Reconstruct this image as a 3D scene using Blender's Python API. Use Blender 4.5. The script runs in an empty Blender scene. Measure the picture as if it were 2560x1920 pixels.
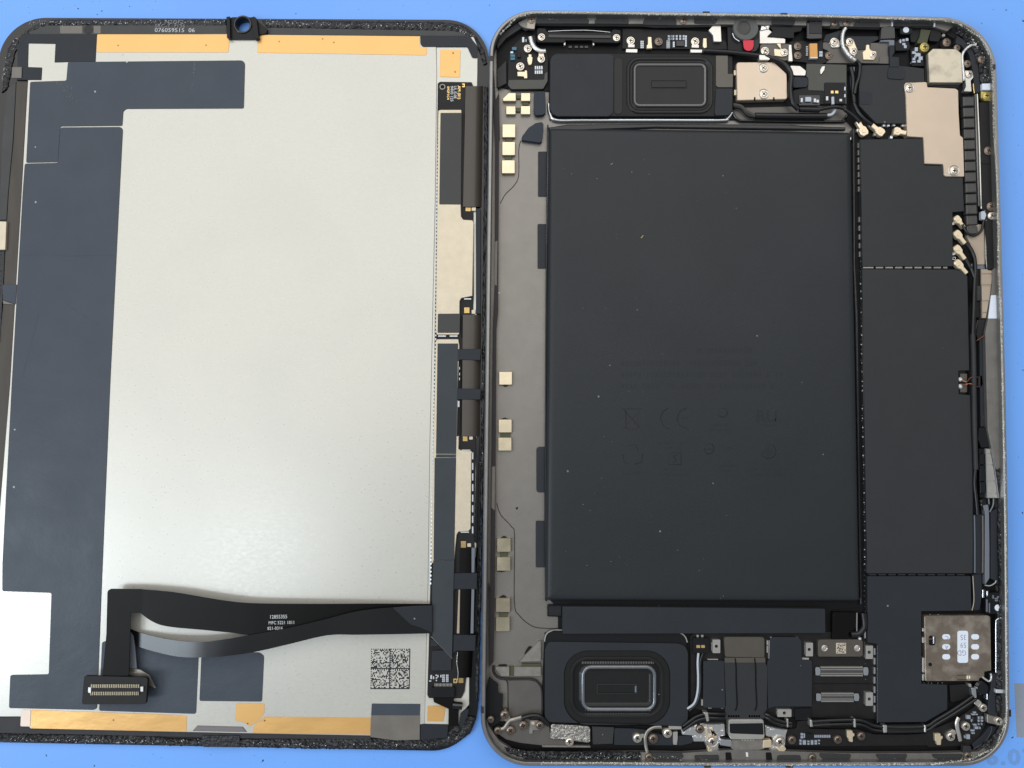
import bpy, math, random
from mathutils import Vector, Matrix
from mathutils.geometry import tessellate_polygon
random.seed(7)
scene = bpy.context.scene
col = scene.collection
MM = 0.001

# ------------------------------------------------------------------ camera
TILT = math.radians(3.2); HCAM = 205.0; FPX = 1922.0      # height over the mat in mm, focal length in photo pixels
cam_d = bpy.data.cameras.new('camera'); cam = bpy.data.objects.new('camera', cam_d); col.objects.link(cam)
cam_d.sensor_width = 36.0; cam_d.lens = FPX / 2560 * 36.0
cam_d.clip_start = 0.005; cam_d.clip_end = 20
CAM = Vector((0, -HCAM * math.sin(TILT), HCAM * math.cos(TILT)))
cam.location = CAM * MM; cam.rotation_euler = (TILT, 0, 0)
scene.camera = cam
scene.render.resolution_x = 1024; scene.render.resolution_y = 768

# ------------------------------------------------------------------ world, lamps, exposure
world = bpy.data.worlds.new('World'); scene.world = world; world.use_nodes = True
bg = world.node_tree.nodes['Background']
bg.inputs['Color'].default_value = (0.90, 0.95, 1.0, 1); bg.inputs['Strength'].default_value = 0.27

def area(name, loc, target, sx, sy, power, color):
    d = bpy.data.lights.new(name, 'AREA'); d.shape = 'RECTANGLE'; d.size = sx; d.size_y = sy
    d.energy = power; d.color = color
    o = bpy.data.objects.new(name, d); col.objects.link(o); o.location = loc
    o.rotation_euler = (Vector(target) - Vector(loc)).to_track_quat('-Z', 'Y').to_euler()
    return o
area('window_light', (-0.15, 0.66, 1.2), (0.0, 0.1, 0.0), 2.2, 1.5, 15.5, (1.0, 0.975, 0.935))
area('glare_light', (-0.335, -0.181, 0.80), (-0.067, -0.045, 0.0), 0.06, 0.14, 0.36, (0.78, 0.89, 1.0))
area('side_window_light', (-0.88, -0.28, 0.85), (0.0, 0.0, 0.0), 0.28, 0.5, 4.2, (0.78, 0.89, 1.0))

vs = scene.view_settings
vs.view_transform = 'Standard'; vs.look = 'None'; vs.exposure = 0.15; vs.gamma = 1.0; vs.use_curve_mapping = False

# ------------------------------------------------------------------ materials
def lin(c):
    c = c / 255.0
    return c / 12.92 if c <= 0.04045 else ((c + 0.055) / 1.055) ** 2.4

def mat(name, rgb, rough=0.5, metal=0.0, spec=0.5, var=0.0, vscale=300, bump=0.0, bscale=1500, stretch=None,
        dust=0.0, dscale=330, dcol=(190, 195, 200), rvar=0.0, coat=0.0, gain=1.0, stain=None, stain_scale=220, stain_amt=0.5,
        bump2=0.0, b2scale=120):
    m = bpy.data.materials.new(name); m.use_nodes = True
    nt = m.node_tree; N = nt.nodes; L = nt.links; p = N['Principled BSDF']
    c = tuple(lin(v) * gain for v in rgb)
    p.inputs['Base Color'].default_value = (*c, 1)
    p.inputs['Roughness'].default_value = rough; p.inputs['Metallic'].default_value = metal
    p.inputs['Specular IOR Level'].default_value = spec; p.inputs['Coat Weight'].default_value = coat; p.inputs['Coat Roughness'].default_value = 0.22
    tc = N.new('ShaderNodeTexCoord'); src = tc.outputs['Object']
    geo = N.new('ShaderNodeNewGeometry'); src = geo.outputs['Position']
    if stretch:
        mp = N.new('ShaderNodeMapping'); L.new(src, mp.inputs['Vector']); mp.inputs['Scale'].default_value = stretch
        ssrc = mp.outputs['Vector']
    else: ssrc = src
    cur = None
    def noise(scale, detail, vec):
        n = N.new('ShaderNodeTexNoise'); n.inputs['Scale'].default_value = scale; n.inputs['Detail'].default_value = detail
        L.new(vec, n.inputs['Vector']); return n
    if var > 0:
        n = noise(vscale, 5, ssrc); r = N.new('ShaderNodeValToRGB'); L.new(n.outputs['Fac'], r.inputs['Fac'])
        r.color_ramp.elements[0].position = 0.3; r.color_ramp.elements[1].position = 0.7
        r.color_ramp.elements[0].color = (*[v * (1 - var) for v in c], 1)
        r.color_ramp.elements[1].color = (*[min(1, v * (1 + var)) for v in c], 1)
        cur = r.outputs['Color']
    if stain:
        n = noise(stain_scale, 8, src); r = N.new('ShaderNodeValToRGB'); L.new(n.outputs['Fac'], r.inputs['Fac'])
        r.color_ramp.elements[0].position = 0.48; r.color_ramp.elements[0].color = (0, 0, 0, 1)
        r.color_ramp.elements[1].position = 0.66; r.color_ramp.elements[1].color = (stain_amt,) * 3 + (1,)
        mx = N.new('ShaderNodeMix'); mx.data_type = 'RGBA'; L.new(r.outputs['Color'], mx.inputs['Factor'])
        if cur: L.new(cur, mx.inputs['A'])
        else: mx.inputs['A'].default_value = (*c, 1)
        mx.inputs['B'].default_value = (*[lin(v) for v in stain], 1); cur = mx.outputs['Result']
    if dust > 0:
        nd = noise(2600, 2, src)
        ad = N.new('ShaderNodeVectorMath'); ad.operation = 'MULTIPLY_ADD'; L.new(nd.outputs['Color'], ad.inputs[0])
        ad.inputs[1].default_value = (0.0002,) * 3; L.new(src, ad.inputs[2])
        v = N.new('ShaderNodeTexVoronoi'); v.inputs['Scale'].default_value = dscale; L.new(ad.outputs[0], v.inputs['Vector'])
        sep = N.new('ShaderNodeSeparateColor'); L.new(v.outputs['Color'], sep.inputs['Color'])
        thr = N.new('ShaderNodeMath'); thr.operation = 'MULTIPLY'; L.new(sep.outputs['Red'], thr.inputs[0]); thr.inputs[1].default_value = 0.085
        lt = N.new('ShaderNodeMath'); lt.operation = 'LESS_THAN'; L.new(v.outputs['Distance'], lt.inputs[0]); L.new(thr.outputs[0], lt.inputs[1])
        g = N.new('ShaderNodeMath'); g.operation = 'LESS_THAN'; L.new(sep.outputs['Green'], g.inputs[0]); g.inputs[1].default_value = dust
        a = N.new('ShaderNodeMath'); a.operation = 'MULTIPLY'; L.new(lt.outputs[0], a.inputs[0]); L.new(g.outputs[0], a.inputs[1])
        b_ = N.new('ShaderNodeMath'); b_.operation = 'MULTIPLY'; L.new(a.outputs[0], b_.inputs[0]); L.new(sep.outputs['Blue'], b_.inputs[1])
        mx = N.new('ShaderNodeMix'); mx.data_type = 'RGBA'; L.new(b_.outputs[0], mx.inputs['Factor'])
        if cur: L.new(cur, mx.inputs['A'])
        else: mx.inputs['A'].default_value = (*c, 1)
        mx.inputs['B'].default_value = (*[lin(q) for q in dcol], 1); cur = mx.outputs['Result']
    if cur: L.new(cur, p.inputs['Base Color'])
    if rvar > 0:
        n = noise(vscale * 0.7, 4, ssrc); mr = N.new('ShaderNodeMapRange'); L.new(n.outputs['Fac'], mr.inputs['Value'])
        mr.inputs['From Min'].default_value = 0.3; mr.inputs['From Max'].default_value = 0.7
        mr.inputs['To Min'].default_value = max(0.05, rough - rvar); mr.inputs['To Max'].default_value = min(1, rough + rvar)
        L.new(mr.outputs['Result'], p.inputs['Roughness'])
    last = None
    for amt, sc in ((bump, bscale), (bump2, b2scale)):
        if amt > 0:
            n = noise(sc, 4, ssrc); b = N.new('ShaderNodeBump'); b.inputs['Strength'].default_value = amt
            b.inputs['Distance'].default_value = 0.0003 if sc > 600 else 0.0012
            L.new(n.outputs['Fac'], b.inputs['Height'])
            if last: L.new(last.outputs['Normal'], b.inputs['Normal'])
            last = b
    if last: L.new(last.outputs['Normal'], p.inputs['Normal'])
    return m

MAT = {}
def M(k, *a, **kw): MAT[k] = mat(k, *a, **kw)
M('mat_blue', (114, 172, 255), 0.42, var=0.06, vscale=14, bump=0.06, bscale=2500, dust=0.05, dscale=120, dcol=(40, 50, 80), rvar=0.06)
M('mat_print', (140, 150, 165), 0.6, var=0.06, vscale=200)
M('mat_print_faint', (112, 156, 218), 0.5)
M('speck', (35, 38, 55), 0.7)
M('glass_black', (16, 16, 18), 0.22, spec=0.5, dust=0.1, dscale=900)
M('adhesive', (22, 23, 26), 0.4, var=0.5, vscale=900, bump=0.9, bscale=1400, dust=0.35, dscale=1300, dcol=(210, 212, 205))
M('bezel_grey', (72, 72, 72), 0.5, var=0.08, vscale=200, dust=0.12, spec=0.25)
M('bezel_brown', (78, 73, 68), 0.5, var=0.12, vscale=160, stretch=(3, 0.5, 1), spec=0.25)
M('bezel_dark', (52, 52, 54), 0.5, var=0.1, spec=0.25)
M('plate', (201, 199, 190), 0.30, metal=0.3, var=0.022, vscale=1300, bump=0.02, bscale=2200, stretch=(1, 1.6, 1), rvar=0.03, stain=(186, 187, 182), stain_scale=38, stain_amt=0.2, dust=0.02, dscale=170, dcol=(245, 246, 246))
M('plate_side', (208, 206, 196), 0.4, metal=0.3, var=0.03)
M('tape', (66, 73, 83), 0.4, var=0.05, vscale=120, bump=0.08, bscale=1800, bump2=0.16, b2scale=130, dust=0.14, rvar=0.05, spec=0.25)
M('tape_dark', (40, 44, 50), 0.45, var=0.05, dust=0.25, bump=0.06, spec=0.25)
M('tape_grey', (112, 107, 100), 0.4, var=0.1, vscale=250, bump2=0.06, b2scale=250)
M('gold', (228, 180, 112), 0.34, metal=0.45, var=0.02, vscale=120, bump=0.05, dust=0.05, dcol=(90, 60, 30))
M('gold_wrinkle', (228, 180, 112), 0.32, metal=0.45, var=0.02, vscale=120, stretch=(1, 1.8, 1), bump2=0.14, b2scale=85, dust=0.05, dcol=(90, 60, 30))
M('pale_foil', (226, 205, 190), 0.4, metal=0.2, var=0.05)
M('plastic_black', (20, 21, 24), 0.42, bump=0.05, dust=0.15, dscale=500, spec=0.25)
M('plastic_gloss', (12, 13, 17), 0.16, spec=0.6)
M('pcb_black', (30, 29, 30), 0.5, var=0.15, vscale=500, dust=0.1, dscale=700, spec=0.25)
M('cream', (206, 194, 172), 0.42, metal=0.45, var=0.05, vscale=500, bump=0.12, bscale=2600)
M('can_tape', (68, 68, 67), 0.5, var=0.05, vscale=150, bump=0.06, dust=0.04, spec=0.25)
M('can_tape_blue', (58, 63, 68), 0.48, var=0.06, vscale=150, bump=0.06, dust=0.05, spec=0.25)
M('flex_brown', (70, 64, 58), 0.4, var=0.08, vscale=300, stretch=(1, 0.3, 1))
M('flex_black', (14, 13, 12), 0.4, spec=0.15, var=0.1)
M('flex_sheen', (14, 14, 16), 0.27, spec=0.6)
M('flex_print', (200, 203, 205), 0.6)
M('flex_grey', (110, 116, 126), 0.35)
M('ink_dark', (130, 132, 134), 0.6)
M('pin', (208, 206, 199), 0.3, metal=0.7)
M('pin_dull', (178, 166, 140), 0.32, metal=0.7)
M('code_ink', (30, 28, 34), 0.6)
M('pin_gold', (235, 200, 130), 0.3, metal=0.7)
M('solder', (240, 242, 244), 0.4, metal=0.7)
M('alu_rim', (140, 139, 137), 0.38, metal=0.75, var=0.06, vscale=500, bump=0.06, bscale=2500)
M('alu_floor', (130, 126, 121), 0.42, metal=0.7, var=0.05, vscale=250, bump=0.10, bscale=2800, dust=0.05)
M('alu_ledge', (124, 121, 117), 0.45, metal=0.5, var=0.12, vscale=350, dust=0.5, dscale=700, dcol=(220, 220, 212), bump=0.1)
M('residue', (236, 233, 220), 0.75, var=0.2, vscale=1500)
M('crumb', (225, 225, 220), 0.3, spec=0.7)
M('crumb_dark', (30, 30, 36), 0.25, spec=0.6)
M('antenna', (36, 30, 40), 0.5)
M('gasket', (48, 43, 46), 0.45, var=0.1, spec=0.25)
M('foam_pad', (46, 46, 47), 0.7, bump=0.5, bscale=2200, dust=0.5, dscale=900, dcol=(190, 190, 185))
M('magnet', (206, 194, 168), 0.27, metal=0.97, var=0.07, vscale=300, rvar=0.06)
M('olive', (66, 70, 46), 0.5)
M('slate', (43, 46, 51), 0.5, var=0.05, vscale=150, bump2=0.05, b2scale=140, bump=0.10, bscale=2600, dust=0.14, rvar=0.04, spec=0.25)
M('slate_top', (49, 51, 53), 0.5, var=0.04, vscale=150, bump2=0.05, b2scale=120, bump=0.10, bscale=2600, dust=0.10, spec=0.25)
M('battery', (43, 46, 49), 0.40, var=0.06, vscale=50, bump2=0.10, b2scale=60, bump=0.10, bscale=2600, dust=0.30, dscale=260, rvar=0.03, spec=0.25)
M('battery_ink', (39, 42, 44), 0.48, spec=0.25)
M('battery_edge', (26, 28, 32), 0.3, bump2=0.1, b2scale=500)
M('foam_slate', (56, 60, 68), 0.7, bump=0.4, bscale=2500, spec=0.25)
M('speaker_black', (34, 34, 34), 0.3, var=0.06, dust=0.4, dscale=420, spec=0.25)
M('speaker_ring', (96, 96, 94), 0.22, spec=0.8)
M('speaker_ring_lit', (128, 133, 140), 0.2, metal=0.6)  # surround lightened in colour to carry the reflections on the lower speaker
M('chrome', (205, 208, 212), 0.2, metal=0.9)
M('silver', (206, 203, 197), 0.26, metal=0.75, var=0.08)
M('silver_dull', (150, 145, 138), 0.4, metal=0.7, var=0.15, vscale=600)
M('foil', (222, 222, 222), 0.16, metal=0.85, bump2=0.6, b2scale=420)
M('champagne', (204, 186, 166), 0.38, metal=0.6, var=0.03, vscale=200, bump=0.06, bscale=2500, dust=0.05, dcol=(120, 110, 100))
M('champagne_worn', (206, 196, 176), 0.34, metal=0.6, stain=(140, 132, 120), stain_scale=260, stain_amt=0.55)
M('sim_metal', (142, 130, 117), 0.34, metal=0.7, stain=(200, 190, 178), stain_scale=330, stain_amt=0.5, var=0.1, vscale=500)
M('label_white', (225, 232, 245), 0.55)
M('label_ink', (120, 125, 150), 0.6)
M('brown_cover', (92, 87, 80), 0.42, metal=0.35, var=0.05, vscale=400, bump=0.06)
M('code_patch', (196, 184, 168), 0.5, var=0.05, vscale=900)
M('screw', (226, 218, 206), 0.2, metal=0.85, var=0.08, vscale=900)
M('screw_dark', (140, 126, 114), 0.3, metal=0.85, var=0.1, vscale=900)
M('screw_gold', (196, 180, 110), 0.3, metal=0.8, var=0.1)
M('recess', (30, 27, 24), 0.5, metal=0.3)
M('cable_black', (17, 18, 21), 0.36)
M('cable_white', (186, 193, 202), 0.4)
M('cable_silver', (216, 218, 216), 0.25, metal=0.6, bump=0.4, bscale=3000)
M('coax', (232, 214, 184), 0.32, metal=0.55)
M('red', (214, 40, 62), 0.45)
M('lens_cap', (84, 86, 84), 0.5, var=0.06, vscale=400)
M('lens_cap_dark', (56, 56, 54), 0.45)
M('orange', (222, 160, 88), 0.4, var=0.05)
M('teal', (60, 110, 130), 0.35)
M('chip_white', (205, 210, 216), 0.35, metal=0.3)
M('chip_blue', (166, 174, 186), 0.3, metal=0.3)
M('board_grey', (84, 84, 79), 0.5, var=0.04, spec=0.25)
M('shelf_grey', (98, 94, 90), 0.45, metal=0.35, var=0.08, dust=0.1)
M('beige_flex', (176, 160, 142), 0.4, metal=0.2, var=0.06)
M('rough_metal', (170, 166, 160), 0.3, metal=0.8, bump=1.0, bscale=1500, var=0.5, vscale=1600)
M('copper', (170, 110, 80), 0.3, metal=0.8)
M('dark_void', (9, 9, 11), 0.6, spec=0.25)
M('ribbed', (58, 56, 55), 0.3, spec=0.6, var=0.2, vscale=500, stretch=(6, 0.5, 1))
M('translucent_grey', (120, 114, 116), 0.35)

# ------------------------------------------------------------------ geometry helpers (mm)
CT, ST = math.cos(TILT), math.sin(TILT)
def P(x, y, z):
    """photo pixel (2560 x 1920) -> point of the place at height z mm over the mat"""
    dx, dy = (x - 1280) / FPX, -(y - 960) / FPX
    d = Vector((dx, dy * CT + ST, dy * ST - CT))
    t = (z - CAM.z) / d.z
    q = CAM + d * t
    return Vector((q.x, q.y, z))

def V(x0, y0, s=4.608): return (x0, y0, s)
S_ = (0, 0, 1)
A = V(0, 0, 3.456); B = V(640, 0, 3.456); C = V(1200, 0); D = V(1640, 0); E = V(2080, 0); F = V(2080, 320); G = V(2080, 640)
H = V(2080, 1000); I = V(2080, 1360); J = V(2080, 1560); K = V(1640, 1560); L = V(1200, 1560); Mv = V(1640, 1480, 3.456)
N = V(0, 1440, 3.456); O = V(640, 1440, 3.456); Q = V(0, 480, 3.456)
S1 = V(1040, 180); S2 = V(1040, 500); S3 = V(1040, 820); S4 = V(1040, 1120); S5 = V(1040, 1460)
T = V(1200, 300, 3.456); U = V(1500, 800, 3.456); W = V(1200, 1160, 3.456); R6 = V(400, 1460, 3.16)
E2 = V(1980, 40, 8.508); Z1 = V(2400, 1650, 6.144); Z5 = V(2380, 0, 5.53)
def px(v, x, y): return (v[0] + x / v[2], v[1] + y / v[2])
def pts_of(v, flat):
    """flat list of numbers, views may be switched inside the list"""
    out = []; i = 0
    flat = list(flat)
    while i < len(flat):
        if isinstance(flat[i], tuple): v = flat[i]; i += 1; continue
        out.append(px(v, flat[i], flat[i + 1])); i += 2
    return out
def rect(x0, y0, x1, y1): return [x0, y0, x1, y0, x1, y1, x0, y1]

def rounded(poly, r, n=None):
    n = n or (16 if (max(r) if isinstance(r, (list, tuple)) else r) > 4 else 5)
    if not isinstance(r, (list, tuple)) and r <= 0: return poly
    out = []; k = len(poly)
    for i in range(k):
        p0, p1, p2 = poly[i - 1], poly[i], poly[(i + 1) % k]
        a = p0 - p1; b = p2 - p1; la, lb = a.length, b.length
        ri = r[i] if isinstance(r, (list, tuple)) else r
        if ri <= 0: out.append(p1.copy()); continue
        la = max(la, 1e-6); lb = max(lb, 1e-6); rr = min(ri, la * 0.49, lb * 0.49)
        s = p1 + a / la * rr; e = p1 + b / lb * rr
        for j in range(n + 1):
            t = j / n
            w = 0.7071
            den = (1 - t) ** 2 + 2 * w * t * (1 - t) + t * t
            out.append((s * (1 - t) ** 2 + p1 * (2 * w * t * (1 - t)) + e * t * t) / den)
    return out
def ccw(poly):
    a = sum(poly[i - 1].x * poly[i].y - poly[i].x * poly[i - 1].y for i in range(len(poly)))
    return poly if a > 0 else poly[::-1]
def inset(poly, d):
    """poly counter-clockwise, d > 0 inwards"""
    if abs(d) < 1e-6: return [p.copy() for p in poly]
    out = []; k = len(poly)
    for i in range(k):
        a = (poly[i] - poly[i - 1]); b = (poly[(i + 1) % k] - poly[i])
        if a.length < 1e-7: a = b.copy()
        if b.length < 1e-7: b = a.copy()
        a.normalize(); b.normalize()
        na = Vector((-a.y, a.x)); nb = Vector((-b.y, b.x)); m = na + nb
        if m.length < 0.2: m = na.copy()
        m.normalize(); c = max(0.45, m.dot(na))
        out.append(poly[i] + m * (d / c))
    return out

WLOC = {}
def link(name, me, m, parent, loc, smooth=False):
    if m: me.materials.append(MAT[m])
    o = bpy.data.objects.new(name, me); col.objects.link(o)
    base = Vector((0, 0, 0))
    if parent: o.parent = parent; base = WLOC[parent.name]
    o.location = (loc - base) * MM; WLOC[o.name] = loc
    if smooth:
        for f in me.polygons: f.use_smooth = True
        me.set_sharp_from_angle(angle=math.radians(50))
    return o
def mesh(name, vs_, fs, m, parent, smooth=False):
    if not vs_: return None
    lo = Vector((min(v[0] for v in vs_), min(v[1] for v in vs_), min(v[2] for v in vs_)))
    hi = Vector((max(v[0] for v in vs_), max(v[1] for v in vs_), max(v[2] for v in vs_)))
    c = (lo + hi) / 2; c.z = lo.z
    me = bpy.data.meshes.new(name)
    me.from_pydata([((v[0] - c.x) * MM, (v[1] - c.y) * MM, (v[2] - c.z) * MM) for v in vs_], [], fs)
    me.update()
    return link(name, me, m, parent, c, smooth)
def kind(o, k='stuff'):
    if o: o['kind'] = k
    return o

class MB:
    """collects pieces of one part"""
    def __init__(s): s.v = []; s.f = []
    def add(s, vs_, fs):
        n = len(s.v); s.v += vs_; s.f += [tuple(i + n for i in f) for f in fs]
    def box(s, v, x0, y0, x1, y1, z0, z1):
        pp = ccw([P(*px(v, *q), z1).xy for q in ((x0, y0), (x1, y0), (x1, y1), (x0, y1))])
        s.add([(p.x, p.y, z0) for p in pp] + [(p.x, p.y, z1) for p in pp],
              [(3, 2, 1, 0), (4, 5, 6, 7)] + [(i, (i + 1) % 4, 4 + (i + 1) % 4, 4 + i) for i in range(4)])
    def build(s, name, m, parent, smooth=False, stuff=False):
        o = mesh(name, s.v, s.f, m, parent, smooth)
        if stuff: kind(o)
        return o

class Poly(list):
    base = None; rad = 0; n = 5
def shrink(poly, d):
    """inset that keeps rounded corners clean: inset the corner polygon, then round it again"""
    if getattr(poly, 'base', None) is None: return inset(poly, d)
    b = inset(poly.base, d); r = poly.rad
    rr = [(max(q - d, 0.02) if q > 0 else 0) for q in r] if isinstance(r, list) else (max(r - d, 0.02) if r > 0 else 0)
    o = Poly(rounded(b, rr, poly.n)); o.base = b; o.rad = rr; o.n = poly.n
    return o
def loft(poly, prof, cap_top=True, cap_bot=True, closed=False):
    vs_ = []; fs = []; k = len(poly)
    for d, z in prof: vs_ += [(p.x, p.y, z) for p in shrink(poly, d)]
    r = len(prof)
    for j in range(r - 1):
        for i in range(k):
            i2 = (i + 1) % k
            fs.append((j * k + i, j * k + i2, (j + 1) * k + i2, (j + 1) * k + i))
    if closed:
        for i in range(k):
            i2 = (i + 1) % k; fs.append(((r - 1) * k + i, (r - 1) * k + i2, i2, i))
    else:
        if cap_bot: fs.append(tuple(range(k))[::-1])
        if cap_top: fs.append(tuple((r - 1) * k + i for i in range(k)))
    return vs_, fs
def wpoly(v, flat, z, r=0):
    pp = [P(x, y, z).xy for x, y in pts_of(v, flat)]
    sc = v[2] * 9.7
    if isinstance(r, (list, tuple)): r = [q / sc for q in r]
    else: r = r / sc
    a = sum(pp[i - 1].x * pp[i].y - pp[i].x * pp[i - 1].y for i in range(len(pp)))
    if a < 0:
        pp = pp[::-1]
        if isinstance(r, list): r = r[::-1]
    n = 16 if (max(r) if isinstance(r, list) else r) > 4 else 5
    o = Poly(rounded(pp, r, n)); o.base = pp; o.rad = r; o.n = n
    return o
def pl(name, v, flat, z0, z1, m, par, r=6, b=0.06, hole=None):
    poly = wpoly(v, flat, z1, r)
    if hole:
        hp = hole
        loops = [[Vector((p.x, p.y, 0)) for p in poly], [Vector((p.x, p.y, 0)) for p in hp]]
        tri = tessellate_polygon(loops); allp = poly + hp; k = len(poly); h = len(hp); n = k + h
        vs_ = [(p.x, p.y, z0) for p in allp] + [(p.x, p.y, z1) for p in allp]; fs = []
        for t in tri:
            a, bb, c = (allp[i] for i in t)
            up = (bb.x - a.x) * (c.y - a.y) - (bb.y - a.y) * (c.x - a.x) > 0
            t = tuple(t) if up else tuple(t)[::-1]
            fs.append(tuple(i + n for i in t)); fs.append(t[::-1])
        for i in range(k): fs.append((i, (i + 1) % k, n + (i + 1) % k, n + i))
        for i in range(h): fs.append((k + (i + 1) % h, k + i, n + k + i, n + k + (i + 1) % h))
        return mesh(name, vs_, fs, m, par)
    b = min(b, (z1 - z0) * 0.6)
    vs_, fs = loft(poly, [(0, z0), (0, z1 - b), (b, z1)])
    return mesh(name, vs_, fs, m, par)
def circle(cx, cy, r, n=28): return [Vector((cx + r * math.cos(2 * math.pi * i / n), cy + r * math.sin(2 * math.pi * i / n))) for i in range(n)]
def disc(name, v, x, y, rad, z0, z1, m, par, b=0.08, prof=None, n=28):
    p = P(*px(v, x, y), z1); r = rad / v[2] / 9.7
    vs_, fs = loft(circle(p.x, p.y, r, n), prof or [(0, z0), (0, z1 - b), (b, z1)])
    return mesh(name, vs_, fs, m, par)

def catmull(pts, n=8):
    out = []; k = len(pts)
    for i in range(k - 1):
        p0 = pts[max(0, i - 1)]; p1 = pts[i]; p2 = pts[i + 1]; p3 = pts[min(k - 1, i + 2)]
        for j in range(n):
            t = j / n
            out.append(0.5 * ((2 * p1) + (p2 - p0) * t + (2 * p0 - 5 * p1 + 4 * p2 - p3) * t * t + (3 * p1 - p0 - 3 * p2 + p3) * t ** 3))
    out.append(pts[-1].copy()); return out
def path3(v, flat):
    """flat triples x, y, z"""
    out = []; i = 0
    while i < len(flat):
        if isinstance(flat[i], tuple): v = flat[i]; i += 1; continue
        out.append(P(*px(v, flat[i], flat[i + 1]), flat[i + 2])); i += 3
    return out
def tube(name, v, flat, rad, m, par, n=10, seg=8, flatten=1.0, wob=0.0):
    """rad in mm, path as x, y, z triples"""
    ps = catmull(path3(v, flat), n); vs_ = []; fs = []; k = seg
    for i, p in enumerate(ps):
        t = (ps[min(i + 1, len(ps) - 1)] - ps[max(i - 1, 0)]).normalized()
        s = t.cross(Vector((0, 0, 1)))
        s = s.normalized() if s.length > 1e-4 else Vector((1, 0, 0))
        u = s.cross(t).normalized()
        rr = rad * (1 + random.uniform(-wob, wob))
        for j in range(k):
            a = 2 * math.pi * j / k
            q = p + s * math.cos(a) * rr + u * math.sin(a) * rr * flatten
            vs_.append((q.x, q.y, q.z))
    for i in range(len(ps) - 1):
        for j in range(k):
            j2 = (j + 1) % k
            fs.append((i * k + j, (i + 1) * k + j, (i + 1) * k + j2, i * k + j2))
    fs.append(tuple(range(k))); fs.append(tuple((len(ps) - 1) * k + j for j in range(k))[::-1])
    return mesh(name, vs_, fs, m, par, smooth=True)
def ribbon(name, ea, eb, th, m, par, n=10, w=3, smooth=True):
    """sheet between two edges given as lists of world points"""
    a = catmull(ea, n); b = catmull(eb, n); k = min(len(a), len(b)); vs_ = []; fs = []
    for i in range(k):
        for j in range(w + 1):
            p = a[i].lerp(b[i], j / w); vs_.append((p.x, p.y, p.z))
    nn = len(vs_); vs_ += [(x, y, z - th) for x, y, z in vs_]
    W1 = w + 1
    d = (a[1] - a[0]).cross(b[0] - a[0]).z > 0
    def f(*q): fs.append(q if d else q[::-1])
    for i in range(k - 1):
        for j in range(w):
            q = (i * W1 + j, (i + 1) * W1 + j, (i + 1) * W1 + j + 1, i * W1 + j + 1)
            f(*q); f(*[x + nn for x in q][::-1])
        q = (i * W1, (i + 1) * W1); f(q[1], q[0], q[0] + nn, q[1] + nn)
        q = (i * W1 + w, (i + 1) * W1 + w); f(q[0], q[1], q[1] + nn, q[0] + nn)
    for i in (0, k - 1):
        for j in range(w):
            q = (i * W1 + j, i * W1 + j + 1, i * W1 + j + 1 + nn, i * W1 + j + nn); f(*(q if i == 0 else q[::-1]))
    return mesh(name, vs_, fs, m, par, smooth=smooth)
def resample(ps, step):
    out = [ps[0].copy()]; acc = 0.0
    for i in range(len(ps) - 1):
        d = (ps[i + 1] - ps[i]).length; k = max(1, int(d / step))
        for j in range(1, k + 1): out.append(ps[i].lerp(ps[i + 1], j / k))
    return out
def rough_strip(name, v, fa, fb, z0, h, m, par, step=0.55, rows=5, amp=0.28, ragged=0.18):
    """bead of torn adhesive between two edges"""
    a = [P(x, y, z0 + h) for x, y in pts_of(v, fa)]; b = [P(x, y, z0 + h) for x, y in pts_of(v, fb)]
    la = sum((a[i + 1] - a[i]).length for i in range(len(a) - 1)); n = max(4, int(la / step))
    def at(ps, t):
        ls = [(ps[i + 1] - ps[i]).length for i in range(len(ps) - 1)]; s = t * sum(ls)
        for i, l in enumerate(ls):
            if s <= l or i == len(ls) - 1: return ps[i].lerp(ps[i + 1], min(1, s / max(l, 1e-6)))
            s -= l
    vs_ = []; fs = []; w = rows + 2
    for i in range(n + 1):
        pa, pb = at(a, i / n), at(b, i / n); dirn = (pb - pa).normalized()
        oa = random.uniform(0, ragged); ob = random.uniform(0, ragged)
        pa = pa + dirn * oa; pb = pb - dirn * ob
        vs_.append((pa.x, pa.y, z0))
        for j in range(rows):
            p = pa.lerp(pb, j / (rows - 1)); edge = 0.55 if j in (0, rows - 1) else 1
            vs_.append((p.x + random.uniform(-.08, .08), p.y + random.uniform(-.08, .08), z0 + h * edge + random.uniform(-amp, amp) * h))
        vs_.append((pb.x, pb.y, z0))
    up = (a[-1] - a[0]).cross(b[0] - a[0]).z > 0
    for i in range(n):
        for j in range(w - 1):
            q = (i * w + j, (i + 1) * w + j, (i + 1) * w + j + 1, i * w + j + 1); fs.append(q if up else q[::-1])
    return mesh(name, vs_, fs, m, par)
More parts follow.
